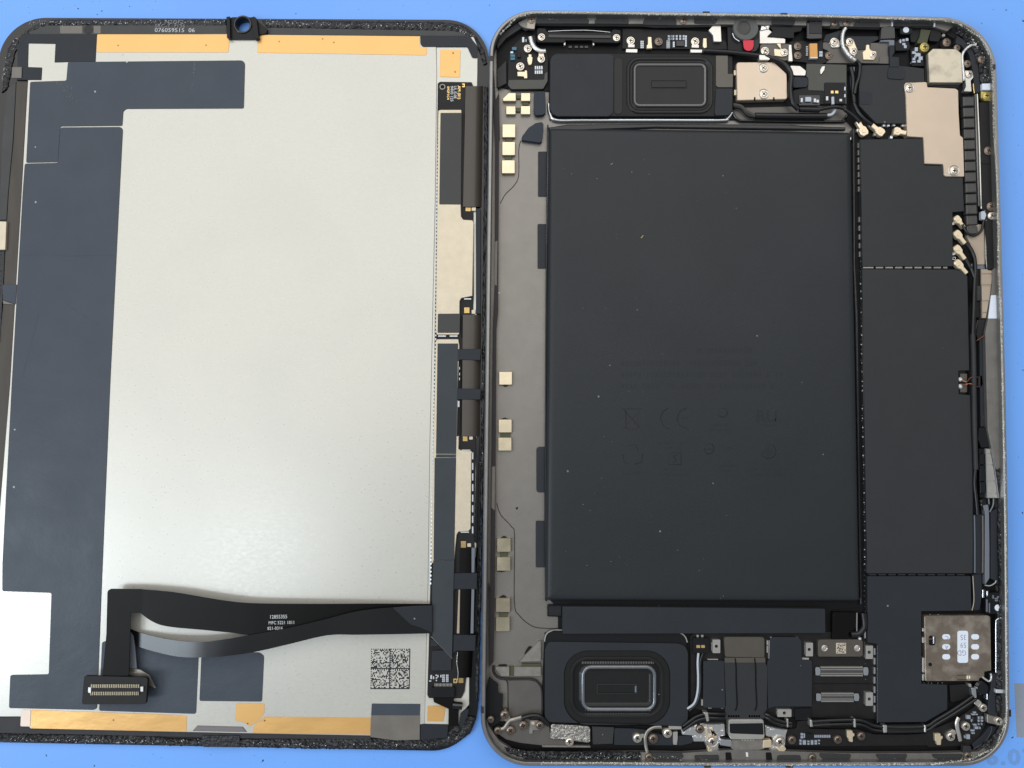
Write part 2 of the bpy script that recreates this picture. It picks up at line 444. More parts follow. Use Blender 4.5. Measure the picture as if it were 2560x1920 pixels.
def crumbs(name, v, flat, width, count, smin, smax, z, m, par, zj=0.15, flatz=0.5):
    """loose crumbs scattered along a line; width in mm"""
    ps = resample([P(x, y, z) for x, y in pts_of(v, flat)], 0.4); mb = MB()
    for i in range(count):
        k = random.randrange(len(ps) - 1); p = ps[k].lerp(ps[k + 1], random.random())
        t = (ps[k + 1] - ps[k]).normalized(); nrm = Vector((-t.y, t.x, 0))
        c = p + nrm * random.gauss(0, width * 0.4) + Vector((0, 0, random.uniform(0, zj)))
        s = smin + (smax - smin) * random.random() ** 2.5
        e = [s * random.uniform(.4, 1.2) for _ in range(6)]; rz = random.uniform(0, 3.14)
        cx, sy = math.cos(rz), math.sin(rz)
        raw = [(e[0], 0, 0), (-e[1], 0, 0), (0, e[2] * .6, 0), (0, -e[3] * .6, 0), (0, 0, e[4] * flatz), (0, 0, -e[5] * flatz)]
        mb.add([(c.x + x * cx - y * sy, c.y + x * sy + y * cx, c.z + q) for x, y, q in raw],
               [(0, 2, 4), (2, 1, 4), (1, 3, 4), (3, 0, 4), (2, 0, 5), (1, 2, 5), (3, 1, 5), (0, 3, 5)])
    return mb.build(name, m, par, stuff=True)
def text(name, s, v, x, y, size, rot, z, m, par, bold=0.0, sx=1.0, align='LEFT'):
    """size = capital height in view pixels, rot in degrees counter-clockwise"""
    c = bpy.data.curves.new(name, 'FONT'); c.body = s; c.size = 1.0; c.offset = bold; c.align_x = align; c.resolution_u = 2
    o = bpy.data.objects.new('tmp', c); col.objects.link(o); bpy.context.view_layer.update()
    me = bpy.data.meshes.new_from_object(o.evaluated_get(bpy.context.evaluated_depsgraph_get()))
    bpy.data.objects.remove(o)
    k = size / v[2] / 9.7 / 0.70; p = P(*px(v, x, y), z); a = math.radians(rot)
    vs_ = []
    for q in me.vertices:
        X, Y = q.co.x * k * sx, q.co.y * k
        vs_.append((p.x + X * math.cos(a) - Y * math.sin(a), p.y + X * math.sin(a) + Y * math.cos(a), z))
    fs = [tuple(f.vertices) for f in me.polygons]
    bpy.data.meshes.remove(me)
    return mesh(name, vs_, fs, m, par)

# ---- screws: one unit mesh for each finish, shared by all copies
def screw_mesh(m):
    n = 24; vs_ = []; fs = []
    prof = [(1.0, -1.1), (1.0, 0.0), (0.94, 0.10), (0.80, 0.12), (0.76, 0.05), (0.72, 0.14), (0.55, 0.22), (0.0, 0.26)]
    for r, z in prof[:-1]: vs_ += [(r * math.cos(2 * math.pi * i / n), r * math.sin(2 * math.pi * i / n), z) for i in range(n)]
    vs_.append((0, 0, 0.26)); k = len(prof) - 1
    for j in range(k - 1):
        for i in range(n): fs.append((j * n + i, j * n + (i + 1) % n, (j + 1) * n + (i + 1) % n, (j + 1) * n + i))
    for i in range(n): fs.append(((k - 1) * n + i, (k - 1) * n + (i + 1) % n, k * n))
    me = bpy.data.meshes.new('screw_head_' + m); me.from_pydata(vs_, [], fs); me.materials.append(MAT[m]); me.update()
    return me
def recess_mesh():
    a, b = 0.12, 0.46
    o = [(a, a), (a, b), (-a, b), (-a, a), (-b, a), (-b, -a), (-a, -a), (-a, -b), (a, -b), (a, -a), (b, -a), (b, a)]
    vs_ = [(x, y, 0.15) for x, y in o] + [(x, y, 0.275) for x, y in o]; n = 12
    fs = [tuple(range(n, 2 * n))] + [(i, (i + 1) % n, n + (i + 1) % n, n + i) for i in range(n)]
    me = bpy.data.meshes.new('screw_recess'); me.from_pydata(vs_, [], fs); me.materials.append(MAT['recess']); me.update()
    return me
SCREW = {k: screw_mesh(k) for k in ('screw', 'screw_dark', 'screw_gold')}; RECESS = recess_mesh()
def screw(v, x, y, rad, z, par, m='screw'):
    p = P(*px(v, x, y), z); r = rad / v[2] / 9.7
    o = bpy.data.objects.new('screw', SCREW[m]); col.objects.link(o); o.parent = par
    o.location = (p - WLOC[par.name]) * MM; o.scale = (r * MM,) * 3; o.rotation_euler.z = random.uniform(0, 1.57)
    WLOC[o.name] = p
    c = bpy.data.objects.new('cross_recess', RECESS); col.objects.link(c); c.parent = o
    return o

def thing(name, label, cat, x, y):
    o = bpy.data.objects.new(name, None); col.objects.link(o); p = P(x, y, 0.0)
    o.location = p * MM; WLOC[o.name] = p; o['label'] = label; o['category'] = cat; o.empty_display_size = 0.02
    return o

# ================================================================== the mat
def build_mat():
    s = 900.0
    o = mesh('work_mat', [(-s, -s, -3), (s, -s, -3), (s, s, -3), (-s, s, -3), (-s, -s, 0), (s, -s, 0), (s, s, 0), (-s, s, 0)],
             [(3, 2, 1, 0), (4, 5, 6, 7), (0, 1, 5, 4), (1, 2, 6, 5), (2, 3, 7, 6), (3, 0, 4, 7)], 'mat_blue', None)
    o['kind'] = 'structure'; o['label'] = 'smooth blue silicone work mat under the dismantled tablet'
    pl('printed_square', Z1, [832, 358, 1400, 365, 1400, 1195, 872, 1185], 0.0, 0.03, 'mat_print', o, r=0, b=0.0)
    for ch, x in (('6', 398), ('.', 622), ('0', 738), ('7', 958)): text('printed_number', ch, Z1, x, 1605, 228, 0, 0.03, 'mat_print_faint', o, bold=0.035, sx=1.22)
    mb = MB()
    spots = [(Z1, 805, 1190, 3.2, 1.6), (Z5, 985, 290, 3.5, 2), (Z5, 745, 140, 1.6, 1.4), (Z5, 410, 320, 2, 1), (Z5, 570, 132, 1, 1),
             (A, 880, 95, 3, 1.0), (A, 675, 75, 2.2, 1.6), (A, 840, 125, 2, 1), (A, 1120, 55, 1.4, 1.2), (B, 345, 118, 1.4, 1.4), (N, 400, 1550, 1.2, 3), (N, 815, 1640, 1.4, 2.6),
             (O, 60, 1595, 2, 3), (G, 2200, 1315, 2, 1.4), (H, 2195, 1300, 1.6, 2.6), (H, 2150, 660, 1, 1), (F, 2150, 200, 1, 1), (E, 2010, 115, 1.4, 1.4), (C, 110, 60, 1.6, 1)]
    for i in range(46):
        spots.append((S_, random.choice([random.uniform(0, 2560)] * 3), random.choice([random.uniform(2, 40), random.uniform(1880, 1918)]), random.uniform(.4, 1.0), random.uniform(.4, 1.0)))
        spots.append((S_, random.uniform(2530, 2558), random.uniform(0, 1900), random.uniform(.4, .9), random.uniform(.4, .9)))
    for v, x, y, a, b in spots:
        p = P(*px(v, x, y), 0.0); a *= .11; b *= .11; rz = random.uniform(-.8, .8); k = 8
        ring = [(p.x + a * math.cos(t) * math.cos(rz) - b * math.sin(t) * math.sin(rz), p.y + a * math.cos(t) * math.sin(rz) + b * math.sin(t) * math.cos(rz), 0.002)
                for t in [2 * math.pi * i / k for i in range(k)]]
        mb.add(ring + [(p.x, p.y, 0.09)], [(i, (i + 1) % k, k) for i in range(k)])
    mb.build('dirt_specks', 'speck', o, stuff=True)
build_mat()

# ================================================================== display assembly
def build_display():
    d = thing('display_panel', 'detached tablet display lying face down, silver backplate with black tape and ribbon cables', 'display panel', 570, 960)
    hp = P(612, 69, 1.0); hole = circle(hp.x, hp.y, 1.9, 24)[::-1]
    glass = pl('cover_glass', S_, [2, 44, 1224, 50, 1193, 1879, -100, 1854], 0.05, 1.0, 'glass_black', d, r=[120, 115, 115, 110], hole=hole)
    # torn adhesive round the glass
    rough_strip('adhesive_bead', A, [130, 420, 150, 330, 230, 245, 330, 195, 450, 165, 1950, 162], [170, 430, 200, 340, 280, 275, 370, 235, 470, 215, 1950, 232], 1.0, 0.5, 'adhesive', d)
    rough_strip('adhesive_bead', A, [10, 800, 30, 620, 60, 420, 120, 330], [60, 760, 90, 620, 120, 470, 165, 380], 1.0, 0.4, 'adhesive', d)
    rough_strip('adhesive_bead', B, [40, 165, 1640, 185, 1800, 215, 1900, 300, 1975, 430, 2000, 540], [95, 235, 1600, 265, 1760, 290, 1850, 350, 1920, 430, 1965, 560], 1.0, 0.5, 'adhesive', d)
    rough_strip('adhesive_bead', S1, [835, 170, 835, 800, 830, 1600, S3, 805, 300, 790, 1300, S4, 770, 1000, S5, 750, 300, 735, 900, 725, 1350],
                [780, 170, 780, 800, 775, 1600, S3, 755, 300, 745, 1300, S4, 725, 1000, S5, 705, 300, 690, 900, 680, 1350], 1.0, 0.45, 'adhesive', d, step=0.8)
    rough_strip('adhesive_bead', N, [-60, 1440, 2212, 1485, O, 500, 1500, 1480, 1505, 1700, 1470, 1850, 1370, 1910, 1230],
                [-60, 1365, 1300, 1385, 1500, 1410, 2212, 1415, O, 500, 1410, 1420, 1410, 1600, 1390, 1700, 1320, 1780, 1200], 1.0, 0.55, 'adhesive', d, step=0.4, rows=7)
    for fl, w, n in (([A, 250, 200, 1950, 190], 0.9, 200), ([B, 60, 200, 1700, 225, 1880, 320], 0.9, 190), ([N, 0, 1410, 2200, 1450, O, 600, 1450, 1500, 1460, 1750, 1380], 0.9, 260),
                     ([A, 20, 700, 80, 450, 150, 330], 0.8, 40), ([S3, 785, 200, 750, 1600], 0.4, 30)):
        crumbs('adhesive_crumbs', fl[0], fl[1:], w, int(n * 1.7), 0.04, 0.26, 1.55, 'crumb', d)
    # dark borders
    pl('border_strip', A, [260, 222, 515, 218, 1955, 218, 1962, 298, 190, 298], 1.0, 1.45, 'bezel_grey', d, r=2)
    pl('adhesive_patch', A, rect(518, 222, 712, 290), 1.4, 1.5, 'tape_grey', d, r=2)
    pl('adhesive_patch', A, rect(808, 222, 870, 290), 1.4, 1.5, 'tape_grey', d, r=2)
    disc('black_dot', A, 762, 255, 42, 1.4, 1.52, 'bezel_dark', d)
    pl('border_strip', B, [92, 238, 1700, 266, 1800, 290, 1815, 312, 25, 300], 1.0, 1.45, 'bezel_grey', d, r=2)
    pl('corner_tape', A, [200, 292, 836, 295, 824, 531, 470, 538, 478, 378, 245, 374, 240, 578, 362, 582, 356, 690, 185, 690, 152, 690, 150, 400], 1.5, 2.14, 'tape_dark', d, r=4)
    pl('clip', A, [104, 578, 188, 578, 186, 674, 98, 674], 2.0, 2.4, 'tape_grey', d, r=3)
    pl('border_strip', A, [142, 700, 238, 700, Q, 185, 0, 85, 1660, S_, -4, 1400, -40, 1400, Q, -5, 1300, 28, 960, 40, 620, 60, 250, 75, 0, A, 118, 1200], 1.0, 1.6, 'bezel_brown', d, r=2)
    pl('border_strip', A, [60, 780, 138, 705, 112, 1200, Q, 70, 0, 55, 240, -20, 240, 0, 0, A, 18, 1200], 1.0, 1.5, 'bezel_grey', d, r=2)
    pl('metal_bracket', Q, [-60, 252, 55, 255, 45, 498, -60, 500], 1.2, 2.3, 'cream', d, r=5)
    pl('plastic_block', Q, [-60, 520, 40, 505, 28, 800, 0, 1300, -60, 1300], 1.0, 1.7, 'adhesive', d, r=4)
    pl('border_strip', N, [-100, 1220, 178, 1216, 262, 1322, 1660, 1345, 2212, 1355, O, 990, 1370, 990, 1412, 0, 1405, N, 1300, 1385, 0, 1355, -100, 1355], 1.0, 1.5, 'bezel_dark', d, r=2)
    # backplate
    plate = pl('backplate', A, [240, 300, 1960, 292, B, 20, 298, 1555, 312, S1, 240, 0, S2, 222, 0, S3, 190, 0, S4, 160, 0, S5, 140, 0, 100, 1610, O, 985, 1380, 0, 1362, N, 1615, 1350, 262, 1320, 178, 1216, -100, 1216,
                             -50, 0, Q, 85, 1660, 185, 0, A, 240, 690], 1.2, 2.0, 'plate', d, r=2, b=0.12)
    side = pl('side_plate', B, [1557, 312, 1880, 320, 1915, 400, S1, 708, 0, 705, 160, S2, 690, 90, S3, 700, 0, 700, 1300, S4, 700, 1000, S5, 612, 1080, 612, 1390, 560, 1450, 515, 1490, 510, 1620, 90, 1612,
                              140, 0, S4, 160, 0, S3, 190, 0, S2, 222, 0, S1, 240, 0], 1.1, 1.85, 'plate_side', d, r=3, b=0.08)
    # gold foil grounding strips
    pl('grounding_foil', A, [838, 295, 1962, 296, 1962, 335, 1982, 345, 1976, 453, 832, 452], 1.9, 2.06, 'gold', d, r=14)
    pl('grounding_foil', B, [24, 300, 1416, 312, 1416, 405, 1478, 408, 1474, 478, 8, 456], 1.9, 2.06, 'gold', d, r=12)
    pl('grounding_foil', B, [1592, 428, 1768, 430, 1762, 668, 1588, 664], 1.8, 1.94, 'gold', d, r=10)
    pl('grounding_foil', N, [268, 1155, 1600, 1203, 1616, 1215, 1612, 1348, 262, 1318], 1.9, 2.06, 'gold_wrinkle', d, r=10)
    pl('grounding_foil', N, [2042, 1096, O, 74, 1102, 72, 1190, 10, 1265, N, 2160, 1300, 2095, 1262, 2030, 1250], 1.9, 2.06, 'gold', d, r=10)
    pl('grounding_foil', O, [70, 1214, 992, 1222, 990, 1372, N, 2182, 1358, 2190, 1300, O, 12, 1268], 1.9, 2.05, 'gold_wrinkle', d, r=5)
    pl('grounding_foil', O, [1482, 1120, 1640, 1122, 1622, 1258, 1478, 1256], 1.8, 1.94, 'gold_wrinkle', d, r=12)
    pl('pale_foil', N, [182, 1155, 266, 1156, 260, 1302, 174, 1300], 1.9, 2.1, 'pale_foil', d, r=12)
    for v, x, y in ((A, 1020, 392), (A, 1780, 390), (B, 200, 358), (B, 672, 365), (B, 575, 335), (B, 1703, 455), (B, 1720, 618), (N, 980, 1246), (N, 205, 1268), (N, 2140, 1275), (O, 75, 1250)):
        disc('pin_mark', v, x, y, 8, 1.9, 2.085, 'copper', d, b=0.02, n=10)
    # black tape on the backplate
    pl('black_tape', A, [585, 542, 600, 535, 2092, 521, 2116, 545, 2106, 936, 1090, 940, 1064, 962, 1056, 1086, 520, 1092, 498, 1400, 225, 1406, 260, 706, 572, 696], 1.95, 2.14, 'tape', d, r=14, b=0.03)
    pl('black_tape', A, [522, 1100, 1040, 1096, 1060, 1115, Q, 1032, 0, 950, 1659, N, 880, 0, 836, 1145, 810, 1158, 76, 1142, 88, 856, 420, 850, 444, 146, 18, 132, Q, 20, 3200, 100, 1659, 195, 0, A, 213, 1413, 500, 1406], 1.95, 2.15, 'tape', d, r=16, b=0.03)
    pl('tape_tab', Q, [22, 800, 145, 800, 132, 970, 24, 930], 1.5, 2.18, 'tape', d, r=2, b=0.02)
    pl('tape_fold', Q, [24, 935, 128, 972, 28, 966], 1.5, 1.9, 'tape_grey', d, r=1, b=0.02)
    pl('black_tape', N, [880, 575, 905, 562, 1130, 560, 1716, 690, 1694, 1192, 855, 1165], 1.95, 2.1, 'tape', d, r=18, b=0.03)
    pl('black_tape', N, [1740, 660, O, 30, 660, 70, 690, 52, 1086, N, 1722, 1080], 1.95, 2.1, 'tape', d, r=16, b=0.03)
    pl('black_tape', O, [1000, 1103, 1420, 1106, 1416, 1208, 994, 1206], 1.95, 2.12, 'tape', d, r=6, b=0.03)
    pl('grey_tape', O, [994, 1204, 1416, 1205, 1414, 1415, 1200, 1420, 988, 1392], 1.9, 2.2, 'tape_grey', d, r=3, b=0.03)
    pl('corner_tape', O, [1420, 1280, 1662, 1286, 1652, 1395, 1420, 1420], 1.5, 2.02, 'tape_dark', d, r=5)
    pl('corner_tape', B, [1418, 310, 1848, 310, 1876, 350, 1915, 398, 1912, 500, 1868, 496, 1826, 404, 1440, 404, 1420, 380], 1.7, 2.14, 'tape_dark', d, r=10)
    pl('plastic_bump', N, [1655, 1345, 1702, 1292, 2098, 1302, 2138, 1354], 1.5, 2.25, 'translucent_grey', d, r=3, b=0.3)
    pl('foam_strip', N, [1745, 1378, 2070, 1380, 2070, 1482, 1755, 1478], 1.2, 1.75, 'adhesive', d, r=3)
    # camera bracket with its see-through hole
    br = pl('camera_bracket', A, [1952, 230, 1998, 150, 2020, 148, B, 0, 150, 20, 190, 95, 245, 92, 285, 22, 300, 18, 338, A, 1985, 338, 1965, 320], 1.02, 2.5, 'plastic_black', d, r=10, hole=hole)
    pp = circle(hp.x, hp.y, 2.5, 28)
    vs_, fs = loft(pp, [(0, 2.4), (0, 2.65), (0.15, 2.75), (0.42, 2.75), (0.55, 2.4)], cap_top=False, cap_bot=False, closed=True)
    mesh('ring', vs_, fs, 'plastic_gloss', br)
    pl('arm', A, [1955, 145, 1985, 140, 1990, 330, 1962, 325], 1.5, 3.3, 'plastic_black', br, r=4)
    pl('arm', B, [-48, 150, -15, 142, 5, 160, 25, 330, -10, 335], 1.5, 3.3, 'plastic_black', br, r=4)
    for s, x, y, sz in (('N2QF2', 1420, 205, 36), ('SRC-7  1136', 1335, 238, 34), ('076059515  06', 1335, 276, 38)):
        text('lettering', s, A, x, y, sz, -0.3, 1.475 if y > 250 else 1.75, 'flex_print' if y > 250 else 'ink_dark', d, sx=1.12)
    # ------------ driver board with shields along the side
    pcb = pl('circuit_board', S1, [250, 130, 275, 111, 640, 116, 662, 170, S2, 662, 100, 665, 1100, 655, 1310, S3, 690, 200, 690, 1400, S4, 665, 1000, 700, 1500, S5, 560, 1240, 520, 1318, 150, 1315, 130, 1280,
                                   150, 600, S4, 185, 700, S3, 205, 800, S2, 228, 700], 1.7, 2.25, 'pcb_black', d, r=6)
    can = pl('shield_can', S1, [262, 440, 285, 434, 522, 434, 525, 470, S2, 516, 60, 520, 190, 545, 226, 650, 232, 664, 255, 650, 1105, 522, 1130, 503, 1165, 500, 1535, 490, 1552, 240, 1552, 228, 1500, S1, 255, 480], 2.2, 2.95, 'cream', pcb, r=8, b=0.1)
    pl('tape', S1, [282, 470, 525, 470, 516, 1526, 268, 1524], 2.9, 3.05, 'can_tape', pcb, r=10, b=0.03)
    pl('tape', S2, [252, 1310, 508, 1308, 502, 1530, 248, 1530], 2.9, 3.05, 'can_tape', pcb, r=12, b=0.03)
    pl('shield_can', S3, [228, 150, 245, 128, 488, 128, 500, 205, 480, 680, 478, 900, 470, 1250, 492, 1250, 490, 1395, 530, 1412, 640, 1416, 650, 1450, S4, 640, 60, 630, 930, 605, 958, 490, 965, 468, 1000, 452, 1160, 440, 1300, 175, 1330, 190, 300], 2.2, 2.95, 'cream', pcb, r=8, b=0.1)
    pl('tape', S3, [248, 178, 486, 178, 462, 1452, 230, 1450], 2.9, 3.05, 'can_tape_blue', pcb, r=6, b=0.03)
    pl('tape', S3, [232, 1455, 462, 1456, 460, 1492, 228, 1492], 2.9, 3.02, 'can_tape_blue', pcb, r=2, b=0.02)
    pl('tape', S4, [214, 114, 462, 112, 440, 1292, 202, 1290], 2.9, 3.06, 'can_tape_blue', pcb, r=6, b=0.03)
    # scalloped solder fence
    mb = MB(); xs = [(S1, 262, 460), (S2, 240, 0), (S2, 228, 1560), (S3, 205, 800), (S4, 195, 100), (S4, 168, 1560)]
    pth = resample([P(*px(v, x, y), 2.6) for v, x, y in xs], 0.5); k = 0
    tot = sum((pth[i + 1] - pth[i]).length for i in range(len(pth) - 1))
    for i, p in enumerate(pth):
        if i % 2 == 0:
            w, h = 0.16, 0.22 + random.uniform(-.05, .05)
            mb.add([(p.x - w, p.y - h, 2.2), (p.x + w, p.y - h, 2.2), (p.x + w, p.y + h, 2.2), (p.x - w, p.y + h, 2.2), (p.x - w, p.y - h, 2.6), (p.x + w, p.y - h, 2.7), (p.x + w, p.y + h, 2.7), (p.x - w, p.y + h, 2.6)],
                   [(4, 5, 6, 7), (0, 1, 5, 4), (1, 2, 6, 5), (2, 3, 7, 6), (3, 0, 4, 7)])
    mb.build('solder_fence', 'chip_white', pcb, stuff=True)
    mb = MB()
    for v, x0, y0, x1, y1 in ((S3, 255, 85, 345, 100), (S3, 388, 85, 478, 100), (S2, 555, 1132, 635, 1146), (S3, 528, 1402, 625, 1412), (S4, 515, 962, 610, 976),
                              (S3, 497, 450, 508, 478), (S3, 497, 515, 508, 545), (S3, 497, 570, 508, 600), (S3, 480, 840, 500, 910), (S3, 480, 1245, 494, 1350)): mb.box(v, x0, y0, x1, y1, 2.2, 2.6)
    for i in range(8): mb.box(S4, 645, 50 + i * 122, 660, 130 + i * 122, 2.2, 2.6)
    mb.build('solder_fence', 'chip_white', pcb, stuff=True)
    # gold contact fingers
    for v, x0, y0, x1, y1 in ((S2, 572, 75, 630, 130), (S2, 555, 1240, 615, 1305), (S3, 540, 1250, 592, 1305), (S4, 518, 1075, 575, 1150), (S5, 490, 1085, 545, 1142)):
        mb = MB(); n = 6
        for i in range(n):
            yy = y0 + (y1 - y0) * i / n; mb.box(v, x0, yy, x1, yy + (y1 - y0) / n * 0.62, 2.2, 2.32)
        mb.build('contact_fingers', 'pin_gold', pcb)
    for v, x0, y0, x1, y1 in ((S2, 640, 85, 690, 125), (S2, 640, 1265, 685, 1312), (S3, 612, 1248, 655, 1286), (S4, 590, 1098, 635, 1140)):
        pl('spacer_pad', v, rect(x0, y0, x1, y1), 2.2, 2.5, 'cream', pcb, r=8)
    pl('gold_mark', S1, [532, 132, 562, 132, 562, 175, 532, 175, 532, 160, 550, 160, 550, 146, 532, 146], 2.2, 2.3, 'pin_gold', pcb, r=0, b=0.02)
    pp = P(*px(S1, 305, 172), 2.3)
    vs_, fs = loft(circle(pp.x, pp.y, 0.78, 20), [(0, 2.2), (0, 2.38), (0.06, 2.4), (0.22, 2.4), (0.25, 2.2)], False, False, True)
    mesh('hole_ring', vs_, fs, 'silver_dull', pcb)
    disc('hole', S1, 305, 172, 24, 2.2, 2.27, 'dark_void', pcb, b=0.01)
    for s, x, sz, y in (('AM (01)', 482, 34, 158), ('UL E-08', 437, 32, 160), ('94V0 125', 398, 34, 160), ('092F1C4', 360, 26, 165)):
        text('lettering', s, S1, x, y, sz, -90, 2.27, 'flex_print' if '94' in s or '08' in s else 'pin_gold', pcb, bold=0.02, sx=1.02 if sz > 30 else 1.2)
    # folded driver flexes
    def driver(v0, xa, xb, ya, v1, xc, xd, yb, mt):
        prof = [(0.0, 2.75), (0.30, 2.8), (0.55, 2.78), (0.70, 2.55), (0.84, 2.0), (0.93, 1.5), (1.0, 1.1)]
        n = 8; vs_ = []; fs = []
        for i in range(n + 1):
            t = i / n
            l = Vector(px(v0, xa, ya)).lerp(Vector(px(v1, xc, yb)), t); r = Vector(px(v0, xb, ya)).lerp(Vector(px(v1, xd, yb)), t)
            for u, z in prof:
                q = l.lerp(r, u); p = P(q.x, q.y, z + random.uniform(-.03, .03)); vs_.append((p.x, p.y, p.z))
        k = len(prof)
        for i in range(n):
            for j in range(k - 1): fs.append((i * k + j, (i + 1) * k + j, (i + 1) * k + j + 1, i * k + j + 1))
        nn = len(vs_); vs_ += [(x, y, z - 0.12) for x, y, z in vs_]; fs += [tuple(q + nn for q in f)[::-1] for f in fs]
        for i in range(n): fs.append((i * k, (i + 1) * k, (i + 1) * k + nn, i * k + nn)); fs.append((i * k + k - 1, i * k + k - 1 + nn, (i + 1) * k + k - 1 + nn, (i + 1) * k + k - 1))
        for j in range(k - 1):
            fs.append((j, j + 1, j + 1 + nn, j + nn)); a = n * k + j; fs.append((a, a + nn, a + 1 + nn, a + 1))
        return mesh('driver_flex', vs_, fs, mt, d, smooth=True)
    driver(S1, 572, 775, 162, S1, 542, 755, 1552, 'flex_brown')
    driver(S2, 540, 755, 1322, S3, 528, 735, 1248, 'flex_brown')
    driver(S4, 505, 715, 1152, S5, 475, 640, 1078, 'flex_black')
    for v, x0, y0, x1, y1 in ((S1, 553, 470, 566, 1540), (S2, 520, 1320, 536, 1580), (S3, 505, 380, 522, 1240)):
        pl('flex_edge', v, rect(x0, y0, x1, y1), 2.2, 2.7, 'flex_black', d, r=2)
    for v, fl in ((S3, [480, 240, 752, 240, 742, 372, 510, 365, 490, 380, 478, 400]), (S3, [470, 690, 520, 696, 752, 702, 742, 826, 480, 822, 470, 840]),
                  (S4, [430, 1440, 470, 1442, 705, 1440, 700, 1640, S5, 690, 60, 450, 60, 428, 100]), (S5, [430, 585, 690, 590, 682, 772, 470, 770, 425, 800])):
        pl('tape_tab', v, fl, 2.6, 3.0, 'tape_dark', d, r=6, b=0.1)
    pl('side_rail', S5, [640, 60, 672, 62, 662, 570, 628, 570], 2.6, 3.0, 'flex_grey', d, r=3)
    pl('side_rail', S5, [490, 66, 508, 66, 500, 570, 470, 570], 2.6, 2.95, 'beige_flex', d, r=3)
    pl('side_rail', S4, [640, 1150, 680, 1150, 672, 1435, 640, 1435], 2.5, 2.98, 'flex_grey', d, r=3)
    # lower end of the board
    pl('folded_flex', S4, [198, 1295, 442, 1293, 430, 1659, S5, 428, 300, 415, 858, 400, 845, 180, 612, 190, 590, 185, 60], 2.9, 3.3, 'can_tape_blue', d, r=4, b=0.05)
    tube('folded_edge', S5, [172, 604, 3.2, 300, 735, 3.2, 415, 858, 3.2], 0.09, 'silver_dull', d, n=4, seg=6)
    pl('driver_chip', S5, [182, 768, 408, 765, 406, 995, 178, 1000], 2.2, 2.8, 'slate', pcb, r=14)
    pl('driver_chip', S5, [170, 640, 260, 640, 250, 720, 168, 718], 2.2, 2.7, 'slate', pcb, r=10)
    mb = MB()
    for x, y, w, h in [(165, 1050, 20, 45), (195, 1065, 14, 30), (225, 1045, 16, 14), (245, 1050, 14, 26), (228, 1075, 16, 16), (228, 1105, 14, 14), (280, 1048, 14, 28), (150, 1112, 26, 12)] + \
            [(302 + 16 * (i % 2), 1045 + 22 * (i // 2), 13, 17) for i in range(8)] + [(345 + 16 * (i % 2), 1045 + 22 * (i // 2), 13, 17) for i in range(8)]:
        mb.box(S5, x, y, x + w, y + h, 2.2, 2.55)
    mb.build('surface_components', 'chip_white', pcb, stuff=True)
    mb = MB()
    for i in range(13): mb.box(S5, 215 + i * 16, 1146, 222 + i * 16, 1180, 2.2, 2.55)
    mb.build('connector_pins', 'pin', pcb)
    pl('gold_mark', S5, [430, 1090, 470, 1090, 470, 1142, 430, 1142], 2.2, 2.3, 'pin_gold', pcb, r=1, b=0.02)
    disc('hole', S5, 452, 1116, 11, 2.2, 2.33, 'dark_void', pcb, b=0.01, n=12)
    pl('connector_cap', S5, [178, 1192, 440, 1188, 448, 1200, 442, 1308, 178, 1308], 2.2, 3.1, 'plastic_black', pcb, r=8)
    pl('tail_flex', S5, [196, 1308, 432, 1308, 440, 1445, 490, 1450, 488, 1640, 372, 1640, 375, 1440, 205, 1362], 2.3, 2.9, 'flex_black', d, r=8)
    tube('rolled_flex', S5, [425, 1395, 3.0, 480, 1400, 3.0, 532, 1405, 2.9], 0.95, 'plastic_gloss', d, n=4, seg=14)
    tube('wire_edge', S5, [480, 785, 3.0, 470, 900, 3.05, 485, 1030, 2.9, 472, 1135, 2.6], 0.1, 'cable_silver', d, n=6, seg=6)
    pl('side_block', S5, [515, 1490, 560, 1450, 608, 1440, 600, 1500, 540, 1640, 490, 1630], 1.5, 2.5, 'tape_dark', d, r=4)
    pl('side_rail', S2, [690, 95, 745, 100, 745, 1310, 690, 1310], 1.2, 2.1, 'tape_dark', d, r=2)
    pl('side_rail', S3, [690, 1260, 735, 1255, 720, 1659, S4, 700, 1100, 665, 1080, 690, 300], 1.2, 2.2, 'plastic_gloss', d, r=2)
    # ------------ main ribbon cable and its connector
    def pe(v, fl): return path3(v, fl)
    leg = pl('ribbon_end', N, [928, 130, 955, 110, 1235, 114, 1300, 325, 1130, 316, 1122, 560, 1112, 862, 885, 862, 918, 500], 5.2, 5.38, 'flex_black', d, r=12, b=0.03)
    ribbon('ribbon_cable', pe(N, [1205, 113, 5.35, 1500, 140, 5.6, 1800, 190, 5.9, 2000, 220, 6.0, O, 0, 236, 6.0, 500, 241, 5.6, 1000, 239, 4.8, 1510, 241, 3.6]),
           pe(N, [1205, 316, 5.35, 1395, 425, 5.6, 1800, 470, 5.9, 2000, 490, 6.0, O, 0, 512, 6.0, 400, 470, 5.6, 900, 460, 4.8, 1510, 480, 3.6]), 0.15, 'flex_black', d)
    ribbon('ribbon_cable', pe(N, [1095, 440, 2.9, 1200, 486, 3.5, R6, 0, 425, 4.6, 150, 450, 5.6, 300, 459, 6.4, 450, 446, 6.6, 730, 400, 6.5, 1000, 350, 6.6, 1280, 285, 6.5, 1560, 215, 6.2, 1830, 185, 5.6, 2150, 166, 4.0]),
           pe(N, [1095, 560, 2.9, 1200, 612, 3.5, R6, 0, 545, 4.6, 150, 575, 5.6, 300, 581, 6.35, 450, 577, 6.5, 730, 540, 6.0, 1000, 480, 6.1, 1320, 406, 6.0, 1560, 401, 5.8, 1830, 397, 5.2, 2150, 390, 3.8]), 0.15, 'flex_sheen', d, n=8)
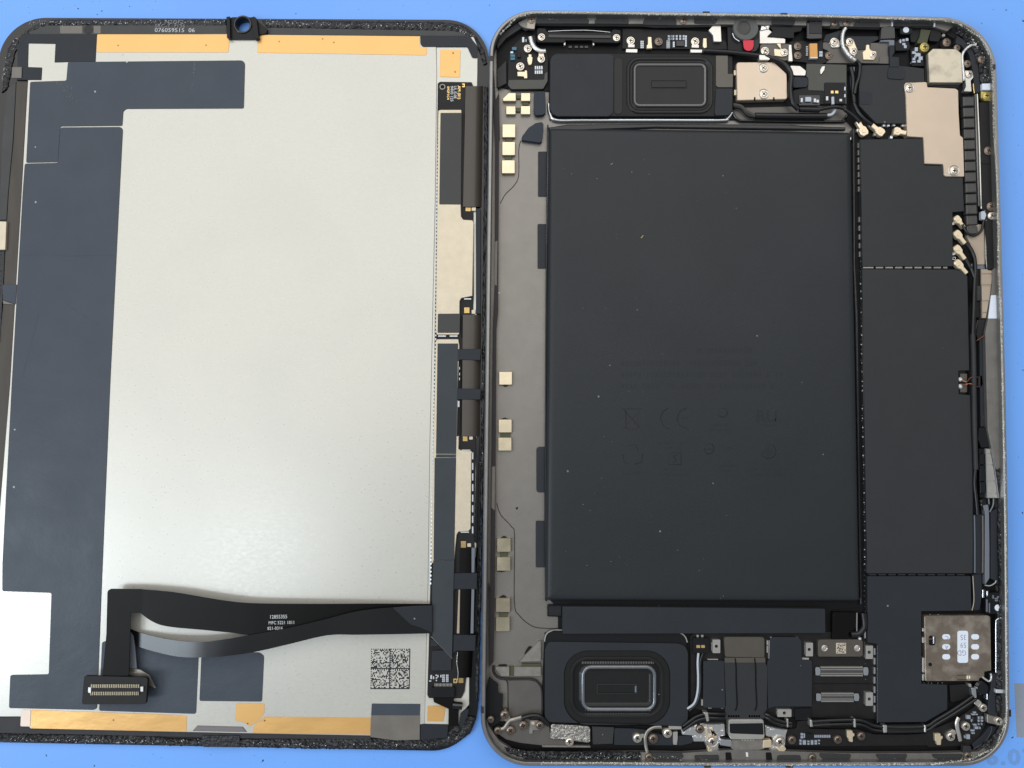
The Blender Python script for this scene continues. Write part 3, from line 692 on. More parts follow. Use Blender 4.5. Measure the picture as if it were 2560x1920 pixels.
    ribbon('ribbon_highlight', pe(R6, [1838, 186, 5.68, 1990, 174, 4.95, 2148, 170, 4.15]), pe(R6, [1978, 318, 4.98, 2060, 345, 4.6, 2148, 384, 4.02]), 0.06, 'slate', d, n=6)  # lighter sheet laid on the twist, a highlight put in by colour
    pl('ribbon_back', N, [1126, 485, 1150, 520, 1165, 610, 1182, 800, 1118, 790], 3.4, 3.6, 'flex_grey', d, r=4, b=0.03)
    pl('connector_shell', N, [1112, 788, 1215, 812, 1290, 860, 1346, 972, 1262, 930, 1200, 880, 1112, 852], 3.2, 3.5, 'silver_dull', d, r=5, b=0.05)
    for s, x, y in (('12855355', 115, 368), ('MFC 5221 1011', 107, 418), ('821-0316', 98, 466)):
        text('lettering', s, O, x, y, 27 if y > 400 else 30, 1, 6.09, 'flex_print', d, bold=0.004, sx=0.9)
    con = pl('ribbon_connector', N, [726, 868, 745, 862, 1262, 876, 1276, 890, 1262, 1100, 1245, 1108, 715, 1110, 706, 1095], 5.0, 5.8, 'pcb_black', d, r=14)
    pl('housing', N, [778, 960, 1212, 955, 1208, 1006, 776, 1012], 5.7, 6.1, 'pcb_black', con, r=4)
    for y0, y1 in ((936, 966), (1000, 1030)):
        mb = MB()
        for i in range(27): x = 786 + i * 15.7 - (5 if y0 > 980 else 0); mb.box(N, x, y0, x + 6.5, y1, 5.7, 6.15)
        mb.build('contact_row', 'pin_dull', con)
    pl('end_clip', N, rect(760, 962, 786, 1010), 5.7, 6.25, 'pin', con, r=3); pl('end_clip', N, rect(1212, 956, 1237, 1000), 5.7, 6.25, 'pin', con, r=3)
    for fl in ([170, 548, 400, 545, 600, 552, 860, 546, 1000, 548], [330, 1050, 290, 1250, 240, 1420, 190, 1600], [560, 960, 700, 1050, 860, 1150]):
        tube('tape_crease', Q, [q for i in range(0, len(fl), 2) for q in (fl[i], fl[i + 1], 2.13)], 0.05, 'tape', d, n=8, seg=6, wob=0.3)
    # printed matrix mark (solid and dotted frame lines, arbitrary modules inside)
    mb = MB(); n = 36; rr = random.Random(11)
    for i in range(n):
        for j in range(n):
            a, b_ = i % 18, j % 18                                  # i from the left, j from the top
            on = True if (a == 17 or b_ == 17) else (j % 2 == 0 if a == 0 else (i % 2 == 0 if b_ == 0 else rr.random() < 0.42))
            if on:
                u, w = i / n, j / n; x = 994 + 340 * u - 6 * w; y = 628 + 350 * w; mb.box(O, x, y, x + 9.4, y + 9.6, 1.98, 2.012)
    mb.build('printed_matrix_mark', 'code_ink', plate, stuff=True)
    # loose flakes on the backplate
    crumbs('loose_flakes', A, [1010, 500, 1060, 470, 1100, 540], 0.5, 9, 0.1, 0.35, 2.1, 'crumb', d, flatz=0.2)
    crumbs('loose_flakes', A, [1680, 530, 1670, 700, 1650, 780], 0.3, 16, 0.04, 0.14, 2.12, 'crumb', d)
    crumbs('loose_flakes', A, [500, 700, 650, 900], 1.6, 40, 0.03, 0.12, 2.12, 'crumb', d)
    return d
build_display()

# ================================================================== tablet body
def build_body():
    t = thing('tablet_body', 'opened grey metal tablet body showing battery, speakers, screws and circuit shields', 'tablet', 1865, 970)
    out = wpoly(S_, [1224, 22, 1900, 30, 2490, 43, 2508.6, 667, 2517, 987, 2522.7, 1300, 2528, 1917, 1864, 1919, 1200, 1917, 1212, 960], 6.2, [118, 0, 138, 0, 0, 0, 116, 0, 118, 0])
    prof = [(1.6, 0.05), (0.7, 0.5), (0.1, 1.6), (0.0, 2.8), (0.0, 5.5), (0.10, 5.85), (0.38, 6.2), (0.95, 6.2), (1.12, 6.05), (1.2, 4.2), (1.2, 0.6)]
    vs_, fs = loft(out, prof, False, False, True)
    rim = mesh('rim', vs_, fs, 'alu_rim', t)
    vs_, fs = loft(shrink(out, 1.15), [(0, 0.7), (0, 1.9)]); mesh('back_shell', vs_, fs, 'alu_floor', t)
    # antenna breaks
    def brk(v, x, y, w, h): pl('antenna_break', v, rect(x - w / 2, y - h / 2, x + w / 2, y + h / 2), 5.0, 6.23, 'antenna', t, r=0, b=0.02)
    brk(C, 130, 672, 44, 62); brk(D, 580, 140, 78, 20); brk(D, 1475, 158, 76, 20); brk(E, 1871, 770, 26, 62); brk(J, 2050, 1030, 30, 76); brk(L, 26, 990, 38, 78); brk(K, 595, 1648, 76, 18); brk(K, 1540, 1648, 80, 18)
    # residue of adhesive along the inside of the rim
    crumbs('adhesive_residue', C, [230, 400, 420, 200, 600, 150, 1200, 142, D, 0, 165, 1200, 178, E, 0, 190, 700, 215, 1250, 230, 1450, 270, 1700, 430, 1820, 640, 1850, 900, 1860, 1300, F, 1860, 0, 1905, 700, 1915, 1650, G, 1945, 700, 1965, 1650], 0.34, 5200, 0.06, 0.21, 6.2, 'residue', t, zj=0.2)
    crumbs('adhesive_residue', H, [1965, 0, 1985, 800, 2000, 1650, I, 2005, 500, 2010, 1650, J, 2015, 900, 2000, 1150, 1880, 1420, 1600, 1560, 1200, 1610, 0, 1620, K, 1300, 1620, 0, 1610, L, 1500, 1600, 700, 1600], 0.34, 4000, 0.06, 0.21, 6.2, 'residue', t, zj=0.2)
    # ------------ ledges
    pl('ledge', C, [440, 260, 560, 195, 700, 175, D, 0, 190, 1200, 200, E, 0, 215, 700, 238, 1220, 250, 1400, 290, 1330, 360, 1210, 320, 1170, 300, 700, 300, 560, 310, D, 2100, 300, 1300, 285, 700, 280, 0, 290, C, 1900, 275, 640, 268, 540, 330, 470, 300], 3.0, 4.4, 'alu_ledge', t, r=8)
    for v, fl in ((C, [665, 190, 1225, 192, 1258, 230, 1250, 272, 640, 270, 650, 205]), (C, [1322, 235, 1350, 200, 1690, 200, 1716, 230, 1710, 276, 1322, 272]), (C, [1880, 240, 1910, 205, D, 215, 205, 238, 240, 235, 292, C, 1880, 285]),
                  (D, [440, 190, 690, 182, 712, 215, 690, 268, 440, 268]), (D, [1335, 225, 1370, 200, 1580, 200, 1606, 240, 1590, 290, 1330, 280]), (D, [2005, 300, 2020, 250, 2090, 240, 2120, 280, 2118, 330, 2005, 330]),
                  (E, [252, 280, 275, 250, 540, 250, 558, 285, 550, 315, 250, 312]), (E, [705, 240, 1176, 252, 1170, 302, 705, 300])):
        pl('adhesive_pad', v, fl, 4.3, 4.62, 'foam_pad', t, r=18)
    pl('white_tab', E, rect(690, 240, 704, 300), 4.3, 4.7, 'label_white', t, r=1); pl('white_tab', E, rect(1174, 252, 1192, 305), 4.3, 4.7, 'label_white', t, r=1)
    pl('ledge', J, [0, 1488, 520, 1492, 1150, 1490, 1560, 1480, 1700, 1470, 1850, 1350, 1960, 1260, 2000, 1200, 2010, 1100, 2020, 1180, 1960, 1330, 1800, 1490, 1600, 1590, 1300, 1625, 0, 1640, K, 1300, 1640, 0, 1630, L, 1500, 1620, 600, 1600, 400, 1560, 200, 1420, 90, 1230, 75, 1100, 100, 1180, 220, 1350, 400, 1470, 560, 1500, 1900, 1480, K, 300, 1490, 900, 1450, 1300, 1460], 3.0, 4.4, 'alu_ledge', t, r=8)
    for v, fl in ((K, [-100, 1480, 300, 1485, 320, 1530, 290, 1565, -100, 1570]), (K, [445, 1515, 725, 1510, 725, 1590, 470, 1580, 445, 1550]), (K, [1395, 1530, 1420, 1515, 1660, 1515, 1675, 1560, 1640, 1605, 1430, 1605, 1400, 1570]),
                  (K, [1885, 1490, J, 215, 1500, 218, 1540, 190, 1572, K, 1940, 1572, 1890, 1530]), (J, [505, 1500, 868, 1500, 860, 1545, 830, 1568, 560, 1566, 520, 1540]), (J, [1150, 1500, 1500, 1498, 1510, 1520, 1480, 1562, 1230, 1562, 1170, 1540])):
        pl('adhesive_pad', v, fl, 4.3, 4.62, 'foam_pad', t, r=14)
    rough_strip('adhesive_bead', L, [330, 1500, 560, 1575, 1560, 1595, 1850, 1580], [280, 1420, 560, 1470, 1560, 1478, 1850, 1480], 4.0, 0.75, 'adhesive', t, step=0.4, rows=6)
    crumbs('adhesive_crumbs', L, [350, 1460, 600, 1530, 1560, 1540, 1840, 1530, K, 300, 1540], 1.0, 190, 0.04, 0.24, 4.75, 'crumb', t, zj=0.2)
    crumbs('adhesive_crumbs', K, [500, 1560, 720, 1590, 900, 1600, 1250, 1600, 1600, 1600], 0.9, 110, 0.04, 0.2, 4.75, 'crumb', t, zj=0.2)
    crumbs('adhesive_crumbs', J, [100, 1590, 600, 1590, 1500, 1580, 1800, 1450, 1950, 1280], 0.8, 150, 0.04, 0.17, 4.7, 'crumb', t, zj=0.2)
    crumbs('adhesive_crumbs', C, [650, 230, D, 0, 220, 1200, 220, E, 0, 260, 1300, 270], 0.8, 110, 0.03, 0.16, 4.6, 'crumb', t, zj=0.15)
    # right-hand side: adhesive foam and grey ledge
    rough_strip('adhesive_bead', E, [1400, 270, 1600, 360, 1750, 500, 1830, 700, 1840, 960], [1370, 330, 1530, 440, 1630, 560, 1690, 720, 1720, 960], 3.8, 0.8, 'adhesive', t, step=0.45, rows=7)
    crumbs('adhesive_crumbs', E, [1420, 310, 1620, 440, 1760, 680, 1780, 940], 1.6, 90, 0.05, 0.25, 4.6, 'crumb', t, zj=0.2)
    rough_strip('adhesive_bead', I, [1985, 0, 1992, 600, 2000, 1650, J, 2005, 755], [1920, 0, 1935, 560, 1905, 900, 1905, 1650, J, 1892, 750], 3.8, 0.85, 'adhesive', t, step=0.5, rows=6)
    rough_strip('adhesive_bead', J, [2005, 815, 2005, 1010], [1900, 830, 1900, 1030], 3.8, 0.85, 'adhesive', t, step=0.5, rows=6)
    rough_strip('adhesive_bead', J, [2000, 1180, 1940, 1320, 1800, 1450], [1960, 1150, 1880, 1280, 1720, 1420], 3.8, 0.85, 'adhesive', t, step=0.5, rows=5)
    crumbs('adhesive_crumbs', H, [1940, 800, 1950, 1650, I, 1950, 600, 1955, 1600, J, 1950, 700], 0.7, 150, 0.03, 0.15, 4.65, 'crumb', t, zj=0.2)
    rough_strip('adhesive_bead', H, [1985, 790, 1995, 1100, 2000, 1660], [1890, 780, 1925, 1060, 1915, 1660], 3.8, 0.8, 'adhesive', t, step=0.5, rows=6)
    pl('white_tab', J, [1890, 755, 2005, 758, 2003, 800, 1890, 795], 3.8, 4.9, 'chip_white', t, r=3)
    pl('ledge', G, [1850, 160, 1900, 120, 1935, 700, 1970, 1659, H, 1960, 0, 1970, 800, 1890, 795, 1795, 330, 1785, 0, G, 1785, 1659, 1768, 880, 1800, 725, 1850, 300], 3.0, 4.6, 'alu_ledge', t, r=4)
    pl('white_label', G, [1835, 452, 1914, 450, 1920, 720, 1800, 720], 4.5, 4.72, 'label_white', t, r=6, b=0.03)
    pl('side_strip', E, [1702, 1178, 1818, 1176, F, 1840, 0, 1870, 860, 1880, 1650, 1790, 1640, 1760, 1000, 1715, 900, 1705, 0], 2.4, 4.2, 'pcb_black', t, r=4)
    pl('side_strip_seam', F, rect(1712, 408, 1852, 418), 4.1, 4.25, 'dark_void', t, r=1)
    pl('white_patch', E, [1730, 962, 1830, 960, 1830, 1035, 1732, 1035], 3.8, 4.8, 'label_white', t, r=3)
    pl('yellow_plate', E, [1716, 1052, 1828, 1060, 1826, 1160, 1760, 1162, 1718, 1120], 3.8, 4.5, 'screw_gold', t, r=10)
    # ------------ black inner frame under everything at the top, right and bottom
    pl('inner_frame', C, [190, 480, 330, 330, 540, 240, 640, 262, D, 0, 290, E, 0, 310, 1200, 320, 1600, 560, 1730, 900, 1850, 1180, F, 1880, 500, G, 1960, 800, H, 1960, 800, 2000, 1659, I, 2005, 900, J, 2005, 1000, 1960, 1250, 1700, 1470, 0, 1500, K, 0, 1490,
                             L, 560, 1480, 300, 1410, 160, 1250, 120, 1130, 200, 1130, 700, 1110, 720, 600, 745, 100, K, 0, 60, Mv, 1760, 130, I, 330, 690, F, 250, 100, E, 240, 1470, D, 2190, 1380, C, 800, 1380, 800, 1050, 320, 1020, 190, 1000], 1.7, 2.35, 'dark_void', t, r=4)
    pl('gasket', C, [125, 700, 150, 690, 165, 900, 180, 1150, 220, 1060, 225, 1600, T, 165, 0, 155, 1659, S3, 925, 0, 915, 1659, S4, 905, 1659, S5, 890, 900, 840, 960, 835, 0, S4, 855, 1659, 870, 0, S3, 885, 0, S2, 905, 1000, 910, 0, C, 175, 1659], 1.8, 3.4, 'gasket', t, r=2)
    for v, fl in ((S2, [908, 480, 940, 465, 932, 990, 902, 975]), (S4, [874, 215, 912, 210, 908, 720, 868, 690])): pl('gasket_gap', v, fl, 3.3, 3.5, 'tape_grey', t, r=2)
    pl('gasket', S5, [835, 1100, 850, 1080, 900, 1130, 945, 1160, 950, 1270, 1000, 1280, 995, 1480, 960, 1600, 860, 1659, 800, 1600, 800, 1280], 2.0, 3.2, 'plastic_black', t, r=10)
    # ------------ left column: magnets, foam blocks, tapes, cable grooves
    mags = [(C, [262, 1130, 330, 1068, 415, 1068, 415, 1165, 262, 1165]), (C, rect(470, 1068, 583, 1165)), (C, rect(298, 1220, 412, 1318)), (C, rect(468, 1218, 582, 1318)), (C, rect(255, 1428, 410, 1583)),
            (T, rect(190, 187, 305, 305)), (T, rect(187, 345, 303, 462)), (S3, rect(955, 500, 1110, 656)), (S3, rect(948, 1050, 1106, 1206)), (S3, rect(945, 1260, 1104, 1416)),
            (W, rect(145, 640, 268, 762)), (W, rect(143, 803, 266, 925)), (W, rect(135, 1158, 262, 1282)), (W, rect(135, 1324, 259, 1448)), (L, [176, 495, 340, 495, 340, 605, 245, 605, 176, 520]), (L, rect(390, 495, 705, 605)), (L, [440, 440, 672, 200, 705, 200, 705, 432])]
    for v, fl in mags: pl('magnet', v, fl, 1.85, 3.0 + random.uniform(-.06, .06), 'silver_dull' if v is L else 'magnet', t, r=8, b=0.12)
    for v, x0, y0, x1, y1 in ((C, 415, 1095, 470, 1135), (C, 412, 1240, 468, 1285), (C, 490, 1165, 560, 1210), (C, 290, 1583, 375, 1640), (T, 215, 302, 275, 348), (S3, 972, 1205, 1085, 1262), (W, 172, 762, 238, 803), (W, 162, 1282, 236, 1325), (L, 345, 490, 392, 600), (L, 480, 455, 700, 495)):
        pl('magnet_spacer', v, rect(x0, y0, x1, y1), 1.85, 2.5, 'olive', t, r=2)
    for v, fl in ((S3, [958, 640, 1100, 640, 1030, 680]), (S3, [958, 1060, 1090, 1060, 1020, 1030]), (W, [150, 650, 255, 650, 210, 620]), (W, [140, 1165, 255, 1165, 200, 1132]), (W, [140, 930, 255, 915, 195, 935]), (L, [195, 500, 325, 500, 300, 465, 220, 470]), (L, [510, 370, 600, 260, 560, 260, 515, 330])):
        pl('magnet_spacer', v, fl, 1.85, 2.3, 'plastic_black', t, r=10)
    pl('foam_block', C, [622, 1055, 752, 1050, 758, 1290, 735, 1320, 640, 1328, 618, 1280], 1.85, 3.4, 'foam_slate', t, r=20)
    pl('foam_block', C, [478, 1610, 482, 1575, 560, 1470, 640, 1418, 712, 1404, 732, 1430, 728, 1520, 712, 1630, 690, 1642, 490, 1615], 1.85, 3.2, 'foam_slate', t, r=10)
    for v, fl in ((T, rect(502, 272, 600, 657)), (T, rect(498, 898, 600, 1280)), (S_, rect(1341, 1117, 1372, 1231)), (W, rect(482, 492, 580, 893))):
        pl('battery_tab', v, fl, 1.85, 2.3, 'slate', t, r=8, b=0.03)
    for v, fl in ((T, [350, 180, 2.0, 335, 260, 2.0, 333, 480, 2.0, 290, 570, 2.0, 220, 640, 2.0, 175, 720, 2.0]), (W, [145, 340, 2.0, 180, 440, 2.0, 270, 540, 2.0, 298, 630, 2.0, 297, 1190, 2.0, 340, 1310, 2.0, 450, 1400, 2.0, 560, 1420, 2.0, 712, 1420, 2.0])):
        tube('seam_line', v, fl, 0.09, 'gasket', t, n=8, seg=6)
    pl('fluff', W, [305, 378, 325, 370, 330, 385, 315, 398], 1.9, 2.1, 'speck', t, r=4)
    # ------------ battery
    bp = wpoly(S_, [1371, 316, 2131, 327, 2143, 960, 2153, 1506, 1363, 1503, 1367, 960], 4.7, [9, 9, 0, 10, 10, 0])
    vs_, fs = loft(bp, [(0.2, 1.8), (0.05, 2.6), (0.0, 3.0), (0.08, 3.6), (0.3, 4.1), (0.7, 4.5), (1.2, 4.7), (1.9, 4.77), (5.0, 4.79), (12.0, 4.8)])
    bat = mesh('battery', vs_, fs, 'battery', t, smooth=True)
    for f in bat.data.polygons:
        if len(f.vertices) > 4: f.use_smooth = False
    pl('folded_edge', T, [588, 62, 760, 36, 1500, 30, D, 1600, 1432, 1680, 1445, 2190, 1462, 2185, 1500, 0, 1470, T, 600, 100], 3.4, 4.3, 'battery_edge', bat, r=4, b=0.3)
    pl('edge_lip', T, [580, 40, 592, 40, 596, 100, 575, 1659, W, 572, 500, 580, 1190, 562, 1180, 556, 500, T, 566, 1659], 2.2, 3.4, 'battery_edge', bat, r=2, b=0.1)
    pl('edge_lip', E, [238, 1480, 262, 1480, F, 262, 200, 272, 1600, G, 300, 700, H, 320, 700, I, 340, 300, 350, 690, 330, 700, 318, 300, H, 300, 700, G, 268, 700, F, 245, 1600, 240, 200], 2.2, 3.5, 'battery_edge', bat, r=2, b=0.15)
    pl('terminal_cover', S_, [1406, 1516, 2063, 1522, 2064, 1583, 1406, 1585], 2.2, 4.3, 'slate', bat, r=3, b=0.1)
    pl('terminal_fold', W, [582, 1215, 715, 1215, 715, 1325, 582, 1320], 1.8, 3.0, 'battery_edge', bat, r=5, b=0.4)
    # faint print on the battery
    def bp_line(flat, w=0.12): return tube('printed_mark', U, [q for i in range(0, len(flat), 2) for q in (flat[i], flat[i + 1], 4.77)], w, 'battery_ink', bat, n=1, seg=5)
    text('printed_mark', 'Li-ion', U, 190, 1340, 44, 0, 4.815, 'battery_ink', bat, sx=1.25)
    mb = MB(); rr = random.Random(3)
    for y, x0, x1 in ((375, 180, 1390), (473, 180, 1560), (573, 180, 1480), (262, 840, 1300)):
        x = x0
        while x < x1:
            w = 34
            if rr.random() > 0.12:
                for k in range(3):
                    yy = y - 20 + 17 * k + rr.uniform(-3, 3); mb.box(U, x + rr.uniform(0, 8), yy, x + w - 8, yy + 4, 4.79, 4.815)
                for k in range(2):
                    xx = x + 6 + 14 * k + rr.uniform(-2, 2); mb.box(U, xx, y - 20, xx + 4, y + 20, 4.79, 4.816)
            x += w + 3
    for cx, y, n in ((1030, 905, 9), (1040, 950, 12), (1440, 912, 9), (630, 1062, 14), (630, 1105, 8), (650, 1290, 11), (650, 1335, 14), (1100, 1108, 6), (1110, 1262, 8), (1090, 1302, 5), (1450, 1248, 12), (1455, 1290, 20), (1455, 1335, 17)):
        for k in range(n):
            if rr.random() < 0.1: continue
            x = cx + (k - n / 2) * 18; mb.box(U, x, y - 9, x + 12, y - 5, 4.79, 4.815); mb.box(U, x + rr.uniform(0, 8), y - 9, x + rr.uniform(9, 12), y + 9, 4.79, 4.816)
            if rr.random() > .5: mb.box(U, x, y + 5, x + 12, y + 9, 4.79, 4.815)
    mb.build('printed_lines', 'battery_ink', bat, stuff=True)
    for fl in ([190, 765, 360, 765], [222, 780, 228, 940, 318, 940, 326, 780], [200, 940, 350, 770], [205, 775, 345, 930], [745, 760, 690, 790, 665, 850, 690, 910, 765, 945], [700, 850, 745, 850], [590, 760, 545, 790, 520, 850, 550, 915, 600, 945],
               [200, 1140, 250, 1075, 310, 1080, 330, 1130], [195, 1160, 215, 1235, 260, 1240], [370, 1150, 360, 1230, 300, 1245], [595, 1145, 700, 1145, 700, 1250, 595, 1250, 595, 1145], [665, 1160, 630, 1185, 660, 1205, 635, 1235]): bp_line(fl)
    for cx, cy, r in ((940, 1110, 45), (1458, 1135, 62), (1060, 800, 40)):
        bp_line([q for i in range(25) for q in (cx + r * math.cos(i * math.pi / 12), cy + r * math.sin(i * math.pi / 12))], 0.13)
    bp_line([905, 1110, 975, 1110], 0.2); pl('printed_mark', U, [1458, 1095, 1505, 1138, 1458, 1185, 1410, 1138], 4.78, 4.815, 'battery_ink', bat, r=0, b=0.0)
    text('printed_mark', 'RU', U, 1350, 880, 100, 0, 4.815, 'battery_ink', bat, bold=0.03); text('printed_mark', 'us', U, 1510, 880, 48, 0, 4.815, 'battery_ink', bat)
    pl('yellow_fibre', T, [1388, 1018, 1410, 994, 1416, 996, 1394, 1022], 4.75, 4.95, 'screw_gold', bat, r=2)
    crumbs('dust_specks', T, [700, 400, 1000, 500, 1500, 300, 1950, 500, 1900, 850, 1200, 1100, 700, 1500, 1700, 1500, W, 700, 900, 2050, 850, 1500, 400, 2150, 1120], 6.0, 70, 0.03, 0.13, 4.8, 'crumb', bat, zj=0.03)
    pl('gap_shade_strip', S_, [1372, 1498, 2150, 1500, 2165, 1620, 2060, 1600, 1395, 1596, 1395, 1520], 1.95, 2.25, 'dark_void', t, r=2)  # black strip added as the shade in the gap under the battery's lower edge
    # ------------ upper speaker
    sp = pl('speaker', C, [800, 690, 820, 640, 880, 608, D, 690, 622, 885, 640, 888, 1250, 870, 1310, 830, 1342, C, 890, 1342, 810, 1300, 795, 1250], 2.0, 3.6, 'plastic_black', t, r=25, b=0.15)
    pl('tape_patch', C, [812, 690, 850, 625, 1510, 622, 1538, 650, 1532, 1300, 1490, 1338, 870, 1336, 806, 1270], 3.5, 3.95, 'slate', sp, r=40, b=0.04)
    pl('groove', C, [1545, 690, 1590, 658, 1645, 690, 1640, 1290, 1600, 1325, 1545, 1300], 3.5, 3.75, 'speaker_black', sp, r=30)
    spk = wpoly(S_, [1566, 142, 1783, 142, 1783, 284, 1566, 284], 3.8, 34)
    vs_, fs = loft(spk, [(0, 3.4), (0.0, 3.75), (0.25, 3.95), (0.7, 3.95), (1.1, 3.7), (1.45, 3.75), (1.75, 4.0), (2.05, 4.05), (2.35, 3.9), (2.6, 3.7), (3.0, 3.68)])
    mesh('diaphragm', vs_, fs, 'speaker_black', sp, smooth=False)
    vs_, fs = loft(shrink(spk, 1.95), [(0, 3.95), (0.1, 4.12), (0.35, 4.14), (0.55, 4.0), (0.6, 3.85)], False, False, True); mesh('surround', vs_, fs, 'speaker_ring', sp, smooth=True)
    pl('dust_cap', S_, rect(1628, 202, 1716, 219), 3.6, 3.85, 'speaker_black', sp, r=5, b=0.12)
    vs_, fs = loft(wpoly(S_, rect(1625, 199, 1719, 222), 3.8, 5), [(0, 3.6), (0.05, 3.78), (0.18, 3.8), (0.24, 3.62)], False, False, True); mesh('slot_rim', vs_, fs, 'bezel_dark', sp)
    pl('tape_patch', D, [690, 640, 828, 640, 828, 850, 888, 850, 885, 1005, 715, 1005, 690, 985], 3.5, 3.9, 'brown_cover', sp, r=5, b=0.04)
    pl('tape_patch', D, [705, 1020, 865, 1018, 884, 1040, 876, 1270, 840, 1325, 690, 1330, 675, 1300, 690, 1040], 3.5, 4.0, 'slate', sp, r=15, b=0.04)
    tube('pocket_edge', C, [795, 1200, 2.4, 812, 1320, 2.4, 880, 1385, 2.4, 1200, 1388, 2.4, D, 0, 1388, 2.4, 740, 1388, 2.4, 820, 1365, 2.4, 870, 1300, 2.4], 0.55, 'chrome', t, n=8, seg=10)
    pl('pocket_floor', D, [890, 1250, 1000, 1240, 2190, 1210, 2210, 1300, 2140, 1395, 980, 1390, 905, 1330], 1.8, 2.42, 'shelf_grey', t, r=30)
    tube('pocket_edge', D, [880, 1270, 2.5, 900, 1330, 2.5, 960, 1385, 2.5, 1100, 1395, 2.5, 2080, 1402, 2.5, 2160, 1380, 2.5, 2200, 1330, 2.5], 0.35, 'plastic_gloss', t, n=8, seg=8)
    # ------------ top left corner board and bracket
    cb = pl('corner_board', C, [330, 640, 370, 540, 480, 430, 640, 400, 650, 590, 770, 600, 782, 660, 782, 930, 730, 1030, 360, 1032, 318, 990], 2.0, 3.1, 'pcb_black', t, r=20)
    pl('stiffener', C, [330, 920, 740, 918, 745, 850, 778, 820, 778, 935, 728, 1022, 362, 1026, 324, 985], 3.0, 3.25, 'board_grey', cb, r=12, b=0.04)
    pl('side_spring', C, [195, 800, 300, 700, 305, 960, 200, 1010], 2.2, 3.4, 'bezel_dark', t, r=10)
    pl('side_spring', C, [240, 400, 420, 270, 520, 240, 480, 320, 300, 440, 200, 560, 200, 500], 2.2, 3.9, 'bezel_dark', t, r=10)
    for x, y, w, h, m in ((350, 590, 34, 24, 'chip_white'), (350, 625, 54, 30, 'teal'), (350, 660, 54, 30, 'teal'), (368, 540, 54, 36, 'teal'), (485, 425, 26, 60, 'chip_white'), (525, 450, 12, 30, 'chip_white'), (430, 600, 40, 60, 'plastic_black')):
        pl('component', C, rect(x, y, x + w, y + h), 3.0, 3.6, m, cb, r=4)
    mb = MB()
    for i in range(4):
        for y in (760, 812): mb.box(C, 632 + i * 24, y, 648 + i * 24, y + 38, 3.0, 3.4)
    mb.build('component_grid', 'chip_white', cb)
    mb = MB(); mb.box(C, 628, 770, 722, 845, 3.0, 3.2); mb.build('component_base', 'plastic_gloss', cb)
    pl('spring_contact', C, [560, 625, 592, 625, 594, 655, 606, 660, 600, 715, 590, 745, 560, 745, 545, 700, 545, 660, 560, 655], 3.1, 3.7, 'coax', t, r=5)
    pl('spring_contact', C, [430, 825, 515, 825, 515, 808, 542, 812, 546, 900, 510, 902, 505, 880, 432, 875], 3.1, 3.6, 'coax', t, r=4)
    tube('ground_strap', C, [580, 425, 4.0, 600, 500, 4.2, 640, 555, 4.2, 700, 585, 4.1, 755, 585, 3.9], 0.55, 'cable_silver', t, n=6, seg=8, flatten=0.5)
    pl('strap_end', C, [675, 600, 735, 600, 740, 650, 675, 650], 3.1, 3.75, 'coax', t, r=8)
    pl('ledge_tab', C, [545, 250, 640, 250, 628, 335, 535, 325], 3.6, 4.5, 'silver_dull', t, r=6)
    screw(C, 595, 230, 46, 4.55, t, 'screw_dark'); screw(C, 550, 560, 48, 3.8, t); screw(C, 705, 680, 46, 3.8, t); screw(C, 463, 767, 50, 3.8, t)
    bk = pl('top_bracket', C, [655, 335, 685, 322, 755, 325, 775, 365, 1505, 375, 1535, 335, 1622, 345, 1628, 470, 1600, 495, 1310, 490, 1290, 465, 990, 465, 970, 490, 670, 488, 650, 465], 2.4, 4.0, 'plastic_black', t, r=12, b=0.12)
    pl('ridge', C, [785, 395, 1510, 405, 1510, 440, 785, 432], 3.9, 4.2, 'plastic_gloss', bk, r=8)
    tube('spring_wire', C, [785, 362, 4.1, 1000, 352, 4.2, 1250, 350, 4.2, 1500, 372, 4.1], 0.08, 'chrome', bk, n=6, seg=6)
    screw(C, 708, 428, 44, 4.1, t); screw(C, 1572, 435, 44, 4.1, t)
    for x in (1040, 1110, 1170, 1225): pl('pad', C, rect(x - 22, 525, x + 22, 555), 2.3, 2.7, 'plastic_gloss', bk, r=5)
    for x in (975, 1308): pl('end_clip', C, rect(x - 10, 475, x + 10, 520), 2.6, 3.6, 'silver', bk, r=4)
    # ------------ top flex board with small parts
    tb = pl('top_flex_board', C, [1640, 330, D, 360, 350, 650, 370, 665, 400, 810, 480, 830, 570, 0, 560, C, 1640, 560], 2.0, 3.0, 'pcb_black', t, r=8)
    for v, x0, y0, nx, ny, dx, dy, w, h, m in ((C, 1850, 470, 2, 4, 20, 22, 15, 17, 'chip_white'), (C, 2150, 470, 2, 4, 20, 22, 15, 17, 'chip_white'), (C, 2165, 405, 3, 2, 22, 30, 14, 22, 'chip_blue'),
                                               (D, 125, 465, 2, 4, 20, 22, 15, 17, 'chip_white'), (D, 148, 405, 5, 2, 40, 30, 22, 24, 'chip_blue'), (D, 195, 480, 1, 3, 20, 22, 20, 17, 'chip_white'), (D, 335, 410, 1, 6, 20, 22, 20, 15, 'chip_white')):
        mb = MB()
        for i in range(nx):
            for j in range(ny): mb.box(v, x0 + i * dx, y0 + j * dy, x0 + i * dx + w, y0 + j * dy + h, 2.9, 3.35)
        mb.build('surface_components', m, tb, stuff=True)
    pl('chip', D, rect(232, 468, 325, 530), 2.9, 3.4, 'plastic_gloss', tb, r=3)
    for v, fl in ((C, [1935, 425, 1975, 425, 1978, 490, 1985, 555, 1920, 558, 1922, 520, 1935, 510]), (D, [545, 440, 582, 440, 586, 545, 560, 555, 540, 530])): pl('spring_contact', v, fl, 2.9, 3.6, 'coax', t, r=5)
